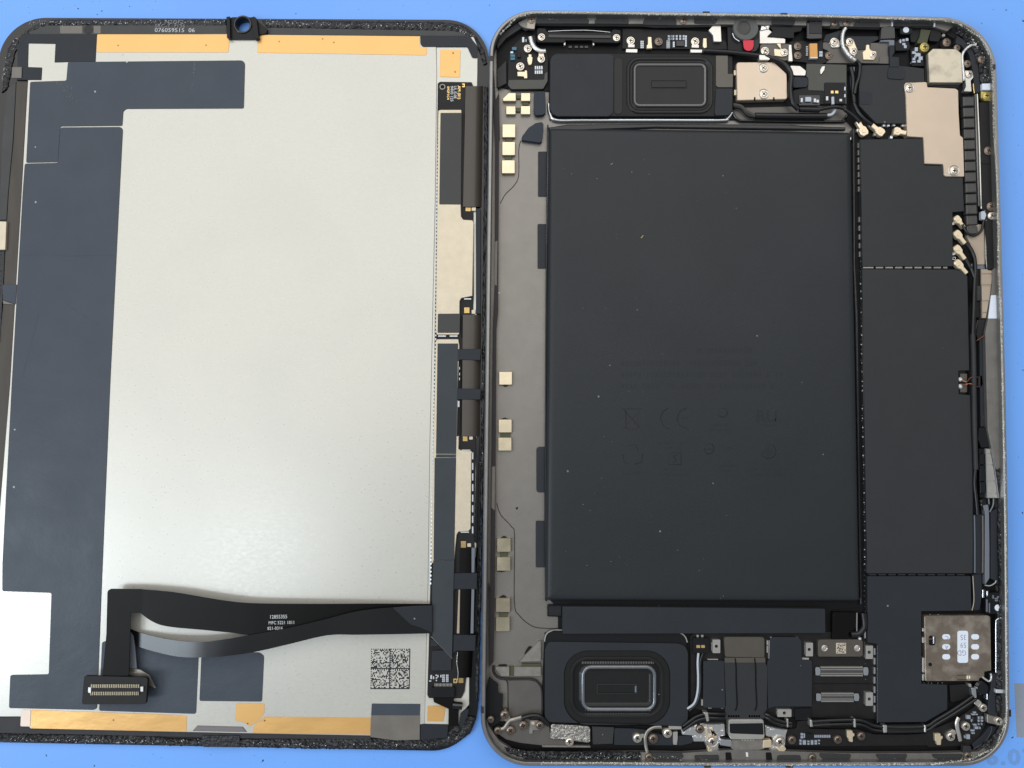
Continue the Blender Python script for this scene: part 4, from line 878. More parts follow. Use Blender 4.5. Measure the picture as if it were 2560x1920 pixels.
    for v, fl in ((C, [1705, 510, 1782, 510, 1782, 545, 1705, 545]), (C, [1682, 563, 1815, 565, 1812, 606, 1680, 602]), (D, [395, 568, 536, 570, 532, 606, 398, 606]), (D, [410, 515, 495, 515, 495, 550, 410, 548])): pl('clamp', v, fl, 2.6, 3.7, 'silver', t, r=5)
    screw(C, 1735, 470, 50, 3.6, t); screw(C, 2057, 480, 48, 3.6, t, 'screw_dark'); screw(D, 450, 480, 50, 3.6, t)
    screw(D, 315, 235, 46, 4.55, t, 'screw_dark')
    pl('bracket_foil', D, [650, 300, 700, 265, 745, 270, 755, 480, 665, 478, 655, 400, 605, 350], 2.6, 3.8, 'silver', t, r=8)
    # ------------ rear camera with red tab
    cm = pl('camera_module', D, [820, 260, 870, 212, 1150, 200, 1215, 262, 1190, 340, 1190, 540, 1150, 600, 830, 600], 2.0, 3.6, 'plastic_black', t, r=30)
    p = P(*px(D, 1035, 320), 4.6); R = 152 / 4.608 / 9.7
    vs_, fs = loft(circle(p.x, p.y, R, 40), [(0, 3.0), (0, 4.35), (0.12, 4.6), (1.35, 4.6), (1.4, 4.52), (2.2, 4.5), (2.9, 4.5)]); mesh('lens_cap', vs_, fs, 'lens_cap', cm)
    p = P(*px(D, 1010, 320), 4.6)
    vs_, fs = loft(circle(p.x, p.y, 1.95, 32), [(0, 4.5), (0.05, 4.62), (0.5, 4.68), (0.9, 4.62)]); mesh('lens_center', vs_, fs, 'lens_cap_dark', cm)
    pl('red_tab', D, [1003, 462, 1126, 462, 1126, 530, 1112, 565, 1085, 584, 1048, 584, 1020, 565, 1008, 530], 4.2, 4.4, 'red', cm, r=8, b=0.04)
    pl('side_film', D, [1126, 470, 1188, 440, 1188, 530, 1150, 590, 1095, 595, 1126, 560], 3.5, 4.0, 'bezel_dark', cm, r=10)
    tube('lens_edge', D, [880, 385, 4.2, 905, 440, 4.2, 960, 478, 4.2], 0.14, 'chrome', cm, n=6, seg=6)
    # ------------ top middle: silver plates, flash module, grey shelf
    pl('foil_plate', D, [1195, 350, 1290, 330, 1370, 400, 1490, 450, 1488, 498, 1195, 500], 2.4, 3.7, 'silver', t, r=5)
    pl('foil_plate', D, [1215, 280, 1330, 240, 1300, 330, 1205, 350], 2.4, 4.0, 'foil', t, r=8)
    pl('black_block', D, [1300, 300, 1700, 290, 1670, 360, 1590, 370, 1590, 440, 1280, 420, 1350, 350], 2.4, 4.0, 'plastic_black', t, r=15)
    pl('flash_module', D, [1735, 240, 1770, 225, 1905, 225, 1918, 260, 1915, 445, 1760, 450, 1735, 420], 2.2, 4.6, 'plastic_gloss', t, r=15, b=0.15)
    pl('flash_lens', E2, [375, 120, 640, 120, 640, 372, 375, 370], 4.5, 4.75, 'bezel_dark', t, r=8)
    pl('shelf_plate', D, [1200, 520, 1235, 500, 1540, 505, 1540, 690, 1480, 700, 1320, 640, 1200, 680], 2.4, 3.4, 'shelf_grey', t, r=15)
    fb = pl('flash_board', D, [1540, 480, 1660, 470, 1920, 465, 1925, 600, 1990, 585, 2045, 620, 2045, 680, 1990, 705, 1900, 740, 1900, 1050, 2190, 1050, 2190, 1200, 1580, 1200, 1580, 1040, 1750, 1000, 1740, 720, 1540, 700], 2.2, 3.3, 'pcb_black', t, r=15)
    pl('stiffener', D, [1735, 735, 2195, 745, 2195, 1195, 1940, 1200, 1935, 1045, 1755, 1040, 1755, 900, 1732, 880], 3.2, 3.5, 'board_grey', fb, r=8, b=0.04)
    pl('connector', D, [1942, 950, 2180, 950, 2180, 1195, 1945, 1195], 3.4, 3.8, 'plastic_black', fb, r=10)
    mb = MB(); mb.box(D, 2015, 1045, 2045, 1075, 3.7, 4.0); mb.box(D, 2065, 1045, 2100, 1075, 3.7, 4.0); mb.build('connector_pins', 'pin_gold', fb)
    mb = MB()
    for x, y, w, h in ((1960, 1110, 24, 45), (2115, 1140, 28, 26), (2170, 1000, 14, 40), (2170, 1085, 14, 34), (1670, 1130, 20, 45), (1820, 1135, 24, 40), (1850, 1150, 26, 30)): mb.box(D, x, y, x + w, y + h, 3.4, 4.0)
    mb.build('surface_components', 'chip_white', fb, stuff=True)
    pl('chip', D, rect(1720, 1115, 1790, 1170), 3.2, 3.9, 'chip_blue', fb, r=4)
    pl('chip_well', D, rect(1645, 1095, 1890, 1215), 3.2, 3.45, 'plastic_gloss', fb, r=8)
    pl('capacitor', D, [1770, 500, 1858, 498, 1864, 668, 1776, 668], 3.2, 4.1, 'orange', fb, r=4)
    pl('capacitor_end', D, [1775, 655, 1864, 655, 1864, 672, 1775, 672], 3.2, 4.12, 'chip_white', fb, r=2)
    mb = MB()
    for i in range(6): mb.box(E2, 300, 640 + i * 36, 338, 660 + i * 36, 3.2, 3.6)
    for i in range(2): mb.box(E2, 580 + 0, 750 + i * 60, 650, 800 + i * 60, 3.2, 3.7)
    mb.build('surface_components', 'chip_blue', fb, stuff=True)
    pl('light_foil', D, [1548, 755, 1660, 760, 1728, 815, 1722, 870, 1600, 868, 1552, 850], 2.4, 3.9, 'silver', t, r=12)
    pl('light_foil', E2, [640, 1070, 705, 1060, 690, 1150, 625, 1240, 600, 1220, 600, 1140], 3.2, 3.9, 'silver', t, r=10)
    pl('dark_pad', D, [1580, 885, 1740, 890, 1755, 930, 1745, 1000, 1580, 1010], 3.2, 3.8, 'tape_dark', t, r=20)
    pl('contact_bar', D, [1530, 515, 1560, 515, 1575, 705, 1525, 705], 3.2, 4.0, 'silver', t, r=4)
    pl('spring_contact', D, [1395, 505, 1432, 505, 1436, 570, 1360, 560, 1365, 640, 1480, 655, 1520, 620, 1500, 570, 1440, 560], 3.3, 3.8, 'coax', t, r=8)
    screw(D, 1255, 590, 52, 3.8, t); screw(D, 1480, 605, 46, 3.9, t); screw(D, 1630, 535, 46, 3.6, t, 'screw_dark'); screw(D, 1632, 640, 46, 3.6, t, 'screw_dark'); screw(D, 1993, 642, 48, 3.6, t, 'screw_dark')
    screw(D, 2055, 272, 46, 4.5, t, 'screw_dark')
    pl('shelf_plate', E2, [660, 560, 800, 540, 1300, 480, 1690, 570, 2060, 570, 2065, 1010, 1460, 1000, 1190, 1000, 720, 1000, 880, 850, 760, 730, 660, 690], 2.4, 3.5, 'shelf_grey', t, r=20)
    pl('dark_plate', E2, [720, 400, 1040, 300, 1060, 480, 1180, 430, 1840, 430, 1840, 500, 1680, 570, 1660, 690, 1440, 720, 1200, 640, 1000, 660, 780, 560, 660, 540], 2.4, 3.7, 'slate', t, r=10)
    pl('shelf_plate', E2, [1870, 860, 2060, 850, 2065, 1015, 1850, 1010], 3.3, 3.75, 'shelf_grey', t, r=15)
    pl('clip_plate', E2, [790, 560, 860, 460, 980, 500, 1040, 570, 1020, 660, 860, 670], 3.3, 3.9, 'silver', t, r=20)
    pl('clip_plate', E2, [1140, 540, 1300, 490, 1340, 590, 1400, 740, 1330, 870, 1230, 800, 1210, 660, 1140, 630], 3.3, 3.9, 'coax', t, r=25)
    screw(E2, 895, 550, 90, 4.1, t); screw(E2, 1225, 550, 85, 4.1, t); screw(E2, 1305, 750, 88, 4.1, t); screw(E2, 1160, 150, 80, 4.6, t, 'screw_dark')
    pl('spring_contact', E2, [1580, 610, 1645, 610, 1650, 700, 1700, 740, 1790, 750, 1800, 850, 1740, 930, 1520, 925, 1505, 760, 1570, 720], 3.4, 3.9, 'coax', t, r=20)
    screw(E2, 1720, 830, 72, 4.0, t)
    tube('shielded_wire', E2, [1140, 260, 4.8, 1090, 350, 4.7, 1070, 480, 4.6, 1085, 640, 4.6, 1150, 760, 4.6, 1240, 870, 4.6, 1350, 950, 4.5], 0.5, 'cable_silver', t, n=8, seg=8, wob=0.1)
    tube('wire', E2, [1350, 950, 4.5, 1430, 1010, 4.4, 1440, 1120, 4.3, 1420, 1300, 4.2, 1360, 1480, 4.2, 1330, 1660, 4.2], 0.5, 'cable_black', t, n=8, seg=8)
    pl('grey_strip', E2, [1255, 1085, 1340, 1080, 1300, 1440, 1270, 1560, 1260, 1300], 2.8, 3.6, 'flex_grey', t, r=4)
    # ------------ metal cover with two screws
    mc = pl('metal_cover', D, [925, 735, 945, 715, 1360, 714, 1508, 850, 1516, 1125, 1500, 1142, 935, 1156], 2.2, 4.0, 'champagne', t, r=18, b=0.15)
    vs_, fs = [], []
    for x, y, r in ((1235, 785, 60), (1240, 1085, 66)):
        p = P(*px(D, x, y), 4.0); q, g = loft(circle(p.x, p.y, r / 4.608 / 9.7, 24), [(0, 3.9), (0, 4.03), (0.1, 4.08), (0.22, 4.02), (0.26, 3.9)], False, False, True); n = len(vs_); vs_ += q; fs += [tuple(i + n for i in f) for f in g]
    mesh('screw_seat', vs_, fs, 'silver', mc)
    for x in (1138, 1358): pl('slot', D, rect(x - 10, 1118, x + 10, 1160), 3.9, 4.05, 'dark_void', mc, r=3)
    screw(D, 1235, 785, 46, 4.15, t); screw(D, 1240, 1085, 50, 4.15, t)
    mb = MB(); mb.box(D, 898, 810, 922, 865, 2.6, 3.4); mb.box(D, 902, 1035, 924, 1095, 2.6, 3.4); mb.build('side_tabs', 'cream', mc)
    # ------------ wires at the top
    tube('antenna_wire', D, [540, 588, 4.0, 850, 605, 4.1, 1180, 642, 4.2, 1330, 672, 4.5, 1480, 740, 4.6, 1555, 850, 4.6, 1548, 1030, 4.6, 1570, 1180, 4.5, 1640, 1262, 4.2], 0.62, 'cable_black', t, n=10, seg=10)
    pl('wire_clip', D, [1188, 630, 1312, 640, 1310, 690, 1190, 690], 3.4, 4.9, 'silver', t, r=12)
    tube('wire_sleeve', D, [1650, 1262, 4.3, 1760, 1265, 4.3, 1880, 1268, 4.3], 0.72, 'cable_black', t, n=4, seg=10)
    tube('speaker_wire', D, [890, 1205, 3.6, 980, 1225, 3.6, 1050, 1290, 3.5, 1140, 1335, 3.4], 0.42, 'bezel_brown', t, n=8, seg=8)
    tube('speaker_wire', D, [895, 1228, 3.3, 985, 1255, 3.3, 1060, 1330, 3.2, 1140, 1350, 3.2], 0.4, 'cable_black', t, n=8, seg=8)
    tube('wire_sleeve', D, [1140, 1335, 3.4, 1500, 1340, 3.4, 1960, 1342, 3.4], 0.88, 'cable_black', t, n=4, seg=10)
    tube('white_wire', D, [1960, 1330, 3.5, 2030, 1315, 3.7, 2068, 1260, 3.9], 0.42, 'cable_white', t, n=6, seg=8)
    tube('white_wire', D, [2038, 1205, 4.0, 2035, 1120, 4.1], 0.42, 'cable_white', t, n=4, seg=8)
    tube('antenna_wire', D, [1880, 1262, 4.4, 2060, 1232, 4.6, 2180, 1255, 4.6, E, 150, 1265, 4.6, 240, 1330, 4.5, 320, 1410, 4.3], 0.5, 'cable_black', t, n=8, seg=8)
    tube('antenna_wire', E, [250, 1190, 4.3, 300, 1290, 4.5, 380, 1380, 4.5, 460, 1440, 4.3], 0.5, 'cable_black', t, n=8, seg=8)
    tube('antenna_wire', E, [215, 780, 3.6, 240, 900, 3.6, 240, 1050, 3.6, 255, 1190, 4.2], 0.6, 'cable_black', t, n=6, seg=8)
    # ------------ coax plugs
    def coax(v, x0, y0, x1, y1, z=4.1, w=46):
        a = Vector((x0, y0)); b = Vector((x1, y1)); dd = (b - a).normalized(); n = Vector((-dd.y, dd.x)); l = (b - a).length
        fl = []
        for s, k in ((0, .55), (.42, .55), (.55, 1.0), (.85, 1.05), (1, .7)): q = a + dd * l * s + n * w * k; fl += [q.x, q.y]
        for s, k in ((1, .7), (.85, 1.05), (.55, 1.0), (.42, .55), (0, .55)): q = a + dd * l * s - n * w * k; fl += [q.x, q.y]
        o = pl('coax_plug', v, fl, z - 1.2, z, 'coax', t, r=8, b=0.15)
        c = a + dd * l * .72; disc('button', v, c.x, c.y, w * .5, z - .1, z + .12, 'coax', o, b=0.06, n=16)
    coax(E, 300, 1385, 395, 1555); coax(E, 455, 1430, 600, 1545); coax(E, 860, 1530, 715, 1500)
    coax(F, 1530, 1145, 1425, 1015, 4.2, 36); coax(F, 1540, 1330, 1425, 1185, 4.2, 40); coax(F, 1540, 1510, 1425, 1355, 4.2, 40); coax(G, 1560, 200, 1430, 50, 4.2, 40)
    mb = MB()
    for v, x, y in ((E, 440, 1440), (E, 500, 1545), (E, 600, 1440), (E, 650, 1440), (E, 820, 1440), (E, 715, 1435), (E, 205, 1595), (E, 685, 1580), (F, 1395, 1100), (F, 1400, 1450), (F, 1410, 1500), (F, 1600, 1580), (G, 1405, 30), (E, 300, 1500), (E, 715, 1545)): mb.box(v, x - 14, y - 14, x + 14, y + 14, 2.3, 3.2)
    mb.build('surface_components', 'solder', t, stuff=True)
    # ------------ circuit shields on the right
    pl('shield_cover', E, [345, 752, 640, 748, 915, 770, 1062, 790, 1064, 950, 838, 958, 836, 1080, 852, 1422, 512, 1420, 316, 1218, 312, 990], 2.2, 3.9, 'slate_top', t, r=5, b=0.07)
    tube('shield_rim', E, [316, 1222, 3.5, 512, 1422, 3.5], 0.12, 'chrome', t, n=3, seg=6)
    pl('raised_pad', E, [650, 775, 690, 760, 830, 775, 845, 900, 800, 915, 655, 905, 640, 880], 3.8, 4.15, 'slate', t, r=20)
    pl('flex_strip', E, [662, 520, 720, 520, 722, 600, 690, 650, 775, 660, 775, 770, 668, 770], 3.5, 4.3, 'tape_dark', t, r=8)
    pl('flex_strip', E, [320, 1050, 460, 1070, 465, 1180, 440, 1205, 320, 1200], 3.85, 3.98, 'tape_dark', t, r=10, b=0.03)
    pl('shield_cover', F, [328, 132, 1035, 122, 1046, 130, 1060, 428, 1280, 438, 1300, 566, 1508, 572, 1522, 958, 1388, 968, 1392, 1592, 352, 1592], 2.2, 3.9, 'slate_top', t, r=5, b=0.07)
    pl('shield_cover', G, [348, 150, 1420, 155, 1500, 180, 1560, 232, 1582, 1318, 1458, 1322, 1462, 1592, 1592, 1602, H, 1620, 800, 1625, 1659, I, 1622, 338, 410, 340, H, 395, 1300], 2.2, 3.9, 'slate_top', t, r=6, b=0.07)
    pl('shield_cover', I, [410, 372, 1598, 370, 1608, 768, 1030, 775, 1030, 1612, 1328, 1625, J, 1330, 985, 1080, 1130, 528, 1135, 528, 235, I, 518, 1152, 412, 1135], 2.2, 3.9, 'slate', t, r=6, b=0.07)
    # perforated seams and solder dots
    mb = MB()
    for i, (a, b_) in enumerate([(360, 478), (505, 590), (615, 702), (728, 812), (840, 925), (950, 1034), (1062, 1145), (1172, 1256), (1282, 1330)]): mb.box(F, a, 1598, b_, 1616, 2.3, 3.5)
    mb.build('seam_tabs', 'silver_dull', t)
    mb = MB()
    for i in range(10): mb.box(I, 425 + i * 113, 346, 510 + i * 113, 360, 2.3, 3.4)
    mb.build('seam_tabs', 'bezel_dark', t)
    mb = MB()
    for y in list(range(170, 700, 84)) + list(range(1025, 1500, 100)): mb.box(F, 297 + (y - 170) * .013, y, 312 + (y - 170) * .013, y + 58, 2.3, 3.0)
    mb.build('seam_tabs', 'silver_dull', t)
    mb = MB()
    for i in range(7): mb.box(J, 480, 280 + i * 110, 500, 355 + i * 110, 2.3, 3.5)
    mb.box(I, 372, 975, 390, 1085, 2.3, 3.5); mb.build('seam_tabs', 'chrome', t)
    def ball(mb, v, x, y, r, z):
        p = P(*px(v, x, y), z); k = 6
        vs_ = [(p.x + r * math.cos(2 * math.pi * i / k), p.y + r * math.sin(2 * math.pi * i / k), z) for i in range(k)] + [(p.x, p.y, z + r), (p.x, p.y, z - r)]
        mb.add(vs_, [(i, (i + 1) % k, k) for i in range(k)] + [((i + 1) % k, i, k + 1) for i in range(k)])
    mb = MB()
    for v, ys, xa, xb in ((G, (320, 405, 490, 648, 808, 912, 1020, 1125, 1232, 1335, 1445, 1497, 1550), 328, 350), (H, (100, 212, 318, 426, 535, 640, 748, 912, 1070, 1182, 1292, 1400, 1505, 1615), 350, 380), (I, (65, 150, 232), 376, 384)):
        for y in ys: ball(mb, v, xa + (xb - xa) * y / 1600 + random.uniform(-4, 4), y, random.uniform(.15, .24), 3.2)
        for k in range(26): ball(mb, v, xa + 5 + (xb - xa) * k / 26 + random.uniform(-14, 0), 60 + k * 60, random.uniform(.05, .10), 2.9)
    for k in range(70): ball(mb, T, 592 - k * .3 + random.uniform(-3, 3), 100 + k * 14, random.uniform(.03, .07), 3.4)
    for v, x, y in ((I, 1130, 812), (I, 1225, 812), (J, 1060, 680), (J, 1110, 680), (J, 1150, 682), (J, 1220, 682), (J, 1270, 680), (I, 305, 512), (E, 1220, 690), (E, 1440, 760)): ball(mb, v, x, y, .12, 3.0)
    mb.build('solder_dots', 'solder', t, stuff=True)
    tube('shield_rim', F, [322, 140, 3.5, 335, 800, 3.5, 350, 1590, 3.5], 0.09, 'chrome', t, n=3, seg=6)
    tube('shield_rim', G, [346, 160, 3.5, 355, 900, 3.5, 368, 1659, 3.5, H, 385, 800, 3.5, 400, 1659, 3.5, I, 404, 330, 3.5], 0.09, 'silver', t, n=3, seg=6)
    tube('shield_rim', I, [408, 372, 3.5, 410, 1130, 3.5], 0.09, 'silver', t, n=3, seg=6); tube('shield_rim', J, [522, 240, 3.6, 522, 1135, 3.6], 0.1, 'chrome', t, n=3, seg=6)
    # ------------ champagne covers top right
    pl('square_shield', E, [1165, 560, 1430, 565, 1488, 612, 1506, 950, 1124, 950, 1108, 612], 2.2, 4.6, 'champagne_worn', t, r=4, b=0.1)
    pl('shield_skirt', E, [1170, 958, 1455, 958, 1455, 1010, 1170, 1000], 2.2, 3.2, 'slate', t, r=3)
    cc = pl('stepped_cover', E, [833, 975, 850, 950, 945, 948, 1080, 942, 1096, 955, 1102, 1002, 1425, 1018, 1456, 1040, 1462, 1300, 1478, 1560, F, 1512, 110, 1526, 560, 1310, 558, 1292, 540, 1284, 418, 1068, 410, 1054, 108, 880, 98, 866, 80, E, 850, 1100], 2.2, 4.3, 'champagne', t, r=10, b=0.12)
    for v, x, y, r in ((E, 890, 1015, 58), (F, 1405, 492, 68)):
        p = P(*px(v, x, y), 4.3); vs_, fs = loft(circle(p.x, p.y, r / 4.608 / 9.7, 24), [(0, 4.2), (0, 4.34), (0.12, 4.42), (0.25, 4.34), (0.3, 4.2)], False, False, True); mesh('screw_seat', vs_, fs, 'silver', cc)
    screw(E, 890, 1015, 46, 4.42, t); screw(F, 1405, 495, 48, 4.42, t)
    # upper right corner parts
    pl('side_key_module', E, [560, 310, 620, 290, 730, 300, 740, 450, 545, 460], 2.4, 4.4, 'plastic_gloss', t, r=20, b=0.3)
    pl('sensor', E, [785, 310, 920, 310, 930, 380, 890, 395, 800, 395, 785, 375], 2.4, 4.0, 'plastic_black', t, r=12)
    disc('sensor_dot', E, 856, 342, 36, 3.9, 4.2, 'label_white', t, b=0.1)
    pl('olive_flex', E, [1025, 335, 1140, 345, 1110, 440, 1095, 500, 985, 500, 985, 470, 1010, 430], 2.4, 3.9, 'olive', t, r=8)
    pl('black_block', E, [920, 320, 1020, 320, 1000, 430, 960, 490, 910, 480, 900, 400], 2.3, 3.4, 'plastic_black', t, r=10)
    pl('black_block', E, [1140, 320, 1250, 330, 1260, 420, 1230, 480, 1120, 470], 2.3, 3.7, 'plastic_black', t, r=20)
    pl('purple_clip', E, [560, 455, 720, 460, 720, 600, 660, 620, 660, 480, 555, 480], 2.5, 4.1, 'flex_grey', t, r=10)
    mb = MB()
    for x, y, w, h in ((780, 455, 18, 40), (812, 450, 26, 26), (850, 440, 30, 30), (812, 495, 34, 26), (830, 520, 30, 34), (955, 545, 34, 44), (925, 590, 40, 30), (960, 610, 60, 40), (1000, 650, 44, 40), (930, 665, 30, 26), (925, 700, 40, 20), (985, 690, 36, 30), (950, 640, 24, 24)): mb.box(E, x, y, x + w, y + h, 2.6, random.uniform(3.5, 3.9))
    mb.build('surface_components', 'chip_blue', t, stuff=True)
    pl('black_block', E, [725, 480, 890, 480, 900, 540, 880, 580, 730, 585], 2.3, 3.4, 'plastic_black', t, r=8); pl('black_block', E, [905, 560, 1050, 570, 1062, 760, 920, 760], 2.3, 3.3, 'plastic_black', t, r=8)
    pl('black_block', E, [1070, 640, 1110, 620, 1120, 940, 1068, 940], 2.3, 3.6, 'plastic_black', t, r=5)
    screw(E, 1065, 545, 56, 4.2, t, 'screw_gold'); screw(E, 1320, 490, 50, 4.2, t, 'screw_dark'); screw(E, 1440, 552, 40, 4.0, t, 'screw_dark'); screw(E, 1560, 735, 44, 4.0, t, 'screw_dark'); screw(E, 1580, 855, 44, 4.1, t, 'screw'); screw(E, 1718, 685, 42, 4.7, t, 'screw_dark')
    disc('grommet', E, 1288, 405, 20, 3.0, 3.9, 'silver_dull', t, n=16)
    pl('slate_bracket', E, [1440, 410, 1560, 480, 1620, 560, 1690, 640, 1710, 830, 1720, 1060, 1650, 1070, 1620, 800, 1580, 620, 1490, 520, 1420, 500], 2.4, 4.0, 'slate', t, r=20)
    pl('clip_plate', E, [1530, 810, 1610, 815, 1640, 880, 1600, 930, 1605, 1000, 1610, 1055, 1520, 1050, 1545, 990, 1535, 920, 1520, 880], 2.5, 3.9, 'silver', t, r=8)
    tube('shielded_wire', E, [1660, 520, 4.8, 1600, 525, 4.8, 1530, 580, 4.7, 1500, 650, 4.6, 1510, 800, 4.5, 1520, 930, 4.3], 0.34, 'cable_silver', t, n=8, seg=8, wob=0.15)
    crumbs('adhesive_crumbs', E, [1560, 520, 1640, 480, 1680, 540], 1.2, 30, 0.08, 0.4, 4.7, 'crumb', t, zj=0.3)
    tube('contact_pin', E, [1628, 965, 4.2, 1632, 1030, 4.0, 1640, 1075, 4.0], 0.16, 'pin_gold', t, n=4, seg=8)
    # ribbed cable guide down the right side
    rg = pl('cable_guide', E, [1505, 1110, 1650, 1105, F, 1650, 200, 1680, 900, 1690, 985, 1550, 1000, 1525, 500], 2.2, 3.2, 'plastic_black', t, r=6)
    for i in range(13):
        y0 = 1108 + i * 124.5; tt = i / 12; xo = 44 * tt
        w = [1508 + xo, y0 + 4, 1640 + xo * .95, y0, 1645 + xo * .95, y0 + 113, 1512 + xo, y0 + 117]
        if i == 12: w[5] = w[7] = y0 + 96
        poly = wpoly(E, w, 4.3, 4); vs_, fs = loft(poly, [(0, 3.0), (0.0, 4.0), (0.1, 4.2), (0.3, 4.3)]); mesh('guide_segment', vs_, fs, 'ribbed', rg)
    tube('side_rod', E, [1672, 1085, 4.0, 1690, 1500, 4.0, F, 1700, 300, 4.0, 1718, 930, 4.0], 0.22, 'silver', t, n=4, seg=8)
    pl('rod_rail', E, [1645, 1085, 1672, 1085, 1700, 1659, F, 1715, 900, 1690, 900, 1660, 200], 2.6, 3.7, 'alu_rim', t, r=3)
    screw(E, 1778, 1105, 50, 4.65, t, 'screw_gold'); screw(F, 1800, 264, 52, 4.4, t, 'screw_dark'); screw(F, 1830, 905, 52, 4.4, t, 'screw_dark'); screw(F, 1838, 1012, 46, 4.4, t)
    pl('clip_plate', F, [1720, 960, 1760, 955, 1780, 1000, 1760, 1060, 1720, 1050], 3.4, 4.4, 'cable_white', t, r=10)
    tube('antenna_wire', F, [1500, 1110, 4.3, 1560, 1210, 4.4, 1640, 1240, 4.4, 1720, 1180, 4.4, 1745, 1060, 4.3], 0.34, 'cable_black', t, n=10, seg=8)
    tube('antenna_wire', F, [1545, 1330, 4.3, 1600, 1400, 4.4, 1640, 1500, 4.4, 1650, 1650, 4.4, G, 1640, 300, 4.4, 1630, 620, 4.4, 1620, 900, 4.3], 0.5, 'cable_black', t, n=8, seg=8)
    tube('antenna_wire', F, [1540, 1510, 4.3, 1590, 1600, 4.3, G, 1605, 150, 4.3, 1650, 320, 4.3, 1640, 600, 4.3, 1635, 900, 4.2], 0.48, 'cable_black', t, n=8, seg=8)
    tube('wire_sleeve', G, [1620, 900, 4.3, 1630, 1200, 4.3, 1635, 1659, 4.3, H, 1640, 300, 4.3, 1655, 800, 4.2], 0.62, 'bezel_dark', t, n=8, seg=10)
    tube('antenna_wire', H, [1650, 790, 4.1, 1640, 950, 4.1, 1660, 1150, 4.1, 1675, 1320, 4.0], 0.45, 'cable_black', t, n=8, seg=8)
    pl('beige_strip', F, [1565, 1112, 1775, 1110, 1775, 1300, 1760, 1572, 1660, 1575, 1655, 1480, 1600, 1350, 1560, 1250], 2.4, 3.6, 'beige_flex', t, r=5)
    pl('grey_strip', F, [1665, 1580, 1760, 1575, 1765, 1659, G, 1760, 150, 1670, 150], 2.4, 3.3, 'flex_grey', t, r=3)
    tube('thin_wire', F, [1775, 1060, 4.1, 1770, 1300, 4.0, 1775, 1540, 4.0, 1795, 1650, 4.0], 0.12, 'cable_silver', t, n=6, seg=6)
    # tapered coils
    co = pl('tapered_coil', G, [1722, 150, 1850, 150, 1850, 300, 1776, 715, 1732, 715], 2.4, 4.0, 'beige_flex', t, r=4, b=0.1)
    def seg(par, v, rows, m):
        for (x0, y0, x1, y1, x2, y2, x3, y3) in rows: pl('coil_segment', v, [x0, y0, x1, y1, x2, y2, x3, y3], 3.9, 4.2, m, par, r=3, b=0.1)
    seg(co, G, [(1722, 152, 1850, 152, 1850, 204, 1722, 204), (1722, 210, 1849, 210, 1838, 332, 1724, 332), (1726, 345, 1834, 345, 1815, 515, 1730, 515), (1732, 528, 1808, 528, 1788, 648, 1732, 648), (1734, 656, 1786, 656, 1776, 715, 1734, 715)], 'beige_flex')
    co = pl('tapered_coil', H, [1770, 560, 1830, 560, 1925, 1132, 1785, 1132], 2.4, 4.0, 'silver', t, r=4, b=0.1)
    seg(co, H, [(1772, 566, 1830, 562, 1836, 612, 1774, 614), (1774, 622, 1836, 620, 1858, 744, 1776, 746), (1778, 756, 1858, 756, 1892, 930, 1782, 935), (1784, 946, 1894, 944, 1918, 1070, 1786, 1072), (1788, 1080, 1918, 1080, 1922, 1130, 1788, 1130)], 'silver')
    tube('coil_edge', H, [1830, 560, 4.4, 1870, 770, 4.4, 1920, 1130, 4.4], 0.12, 'chrome', t, n=4, seg=6); tube('coil_edge', H, [1768, 560, 4.4, 1780, 900, 4.4, 1788, 1130, 4.4], 0.12, 'chrome', t, n=4, seg=6)
    seg(pl('coil_base', H, [1690, 560, 1768, 560, 1780, 1130, 1705, 1125], 2.4, 3.4, 'plastic_black', t, r=3), H, [(1700, 622, 1765, 620, 1768, 745, 1702, 745), (1702, 756, 1768, 755, 1772, 935, 1705, 935), (1706, 946, 1774, 945, 1778, 1072, 1708, 1072)], 'plastic_gloss')
    seg(pl('coil_base', G, [1665, 160, 1718, 155, 1728, 715, 1660, 710], 2.4, 3.4, 'plastic_black', t, r=3), G, [(1668, 340, 1720, 340, 1725, 515, 1668, 515)], 'plastic_gloss')
    pl('black_wedge', G, [1690, 730, 1790, 725, 1765, 900, 1680, 960, 1660, 900], 2.4, 3.8, 'plastic_gloss', t, r=8)
    pl('black_wedge', H, [1690, 320, 1785, 310, 1830, 545, 1720, 550, 1680, 450], 2.4, 3.8, 'plastic_gloss', t, r=8)
    pl('slate_strip', G, [1700, 960, 1765, 930, 1785, 1659, H, 1785, 300, 1715, 310, G, 1710, 1659], 2.4, 3.4, 'slate', t, r=4)
    tube('thin_wire', G, [1665, 975, 4.0, 1710, 945, 4.0, 1755, 910, 4.0], 0.12, 'copper', t, n=4, seg=6); tube('thin_wire', G, [1650, 880, 4.0, 1665, 800, 4.0, 1680, 740, 4.0], 0.14, 'bezel_brown', t, n=4, seg=6)
    # solder pads with two copper wires
    sb = pl('solder_block', G, [1460, 1325, 1572, 1325, 1572, 1590, 1465, 1590], 2.3, 3.0, 'plastic_gloss', t, r=10)
    pl('pad', G, rect(1478, 1355, 1558, 1450), 2.9, 3.2, 'brown_cover', sb, r=5); pl('pad', G, rect(1478, 1470, 1558, 1570), 2.9, 3.2, 'brown_cover', sb, r=5)
    disc('solder_blob', G, 1488, 1420, 26, 3.1, 3.6, 'solder', sb, b=0.3, n=14); disc('solder_blob', G, 1488, 1502, 28, 3.1, 3.6, 'solder', sb, b=0.3, n=14)
    tube('thin_wire', G, [1495, 1430, 3.6, 1550, 1450, 4.2, 1600, 1400, 5.0, 1680, 1395, 4.2], 0.13, 'copper', t, n=8, seg=6); tube('thin_wire', G, [1495, 1500, 3.6, 1550, 1475, 4.3, 1610, 1475, 5.0, 1680, 1508, 4.2], 0.13, 'copper', t, n=8, seg=6)
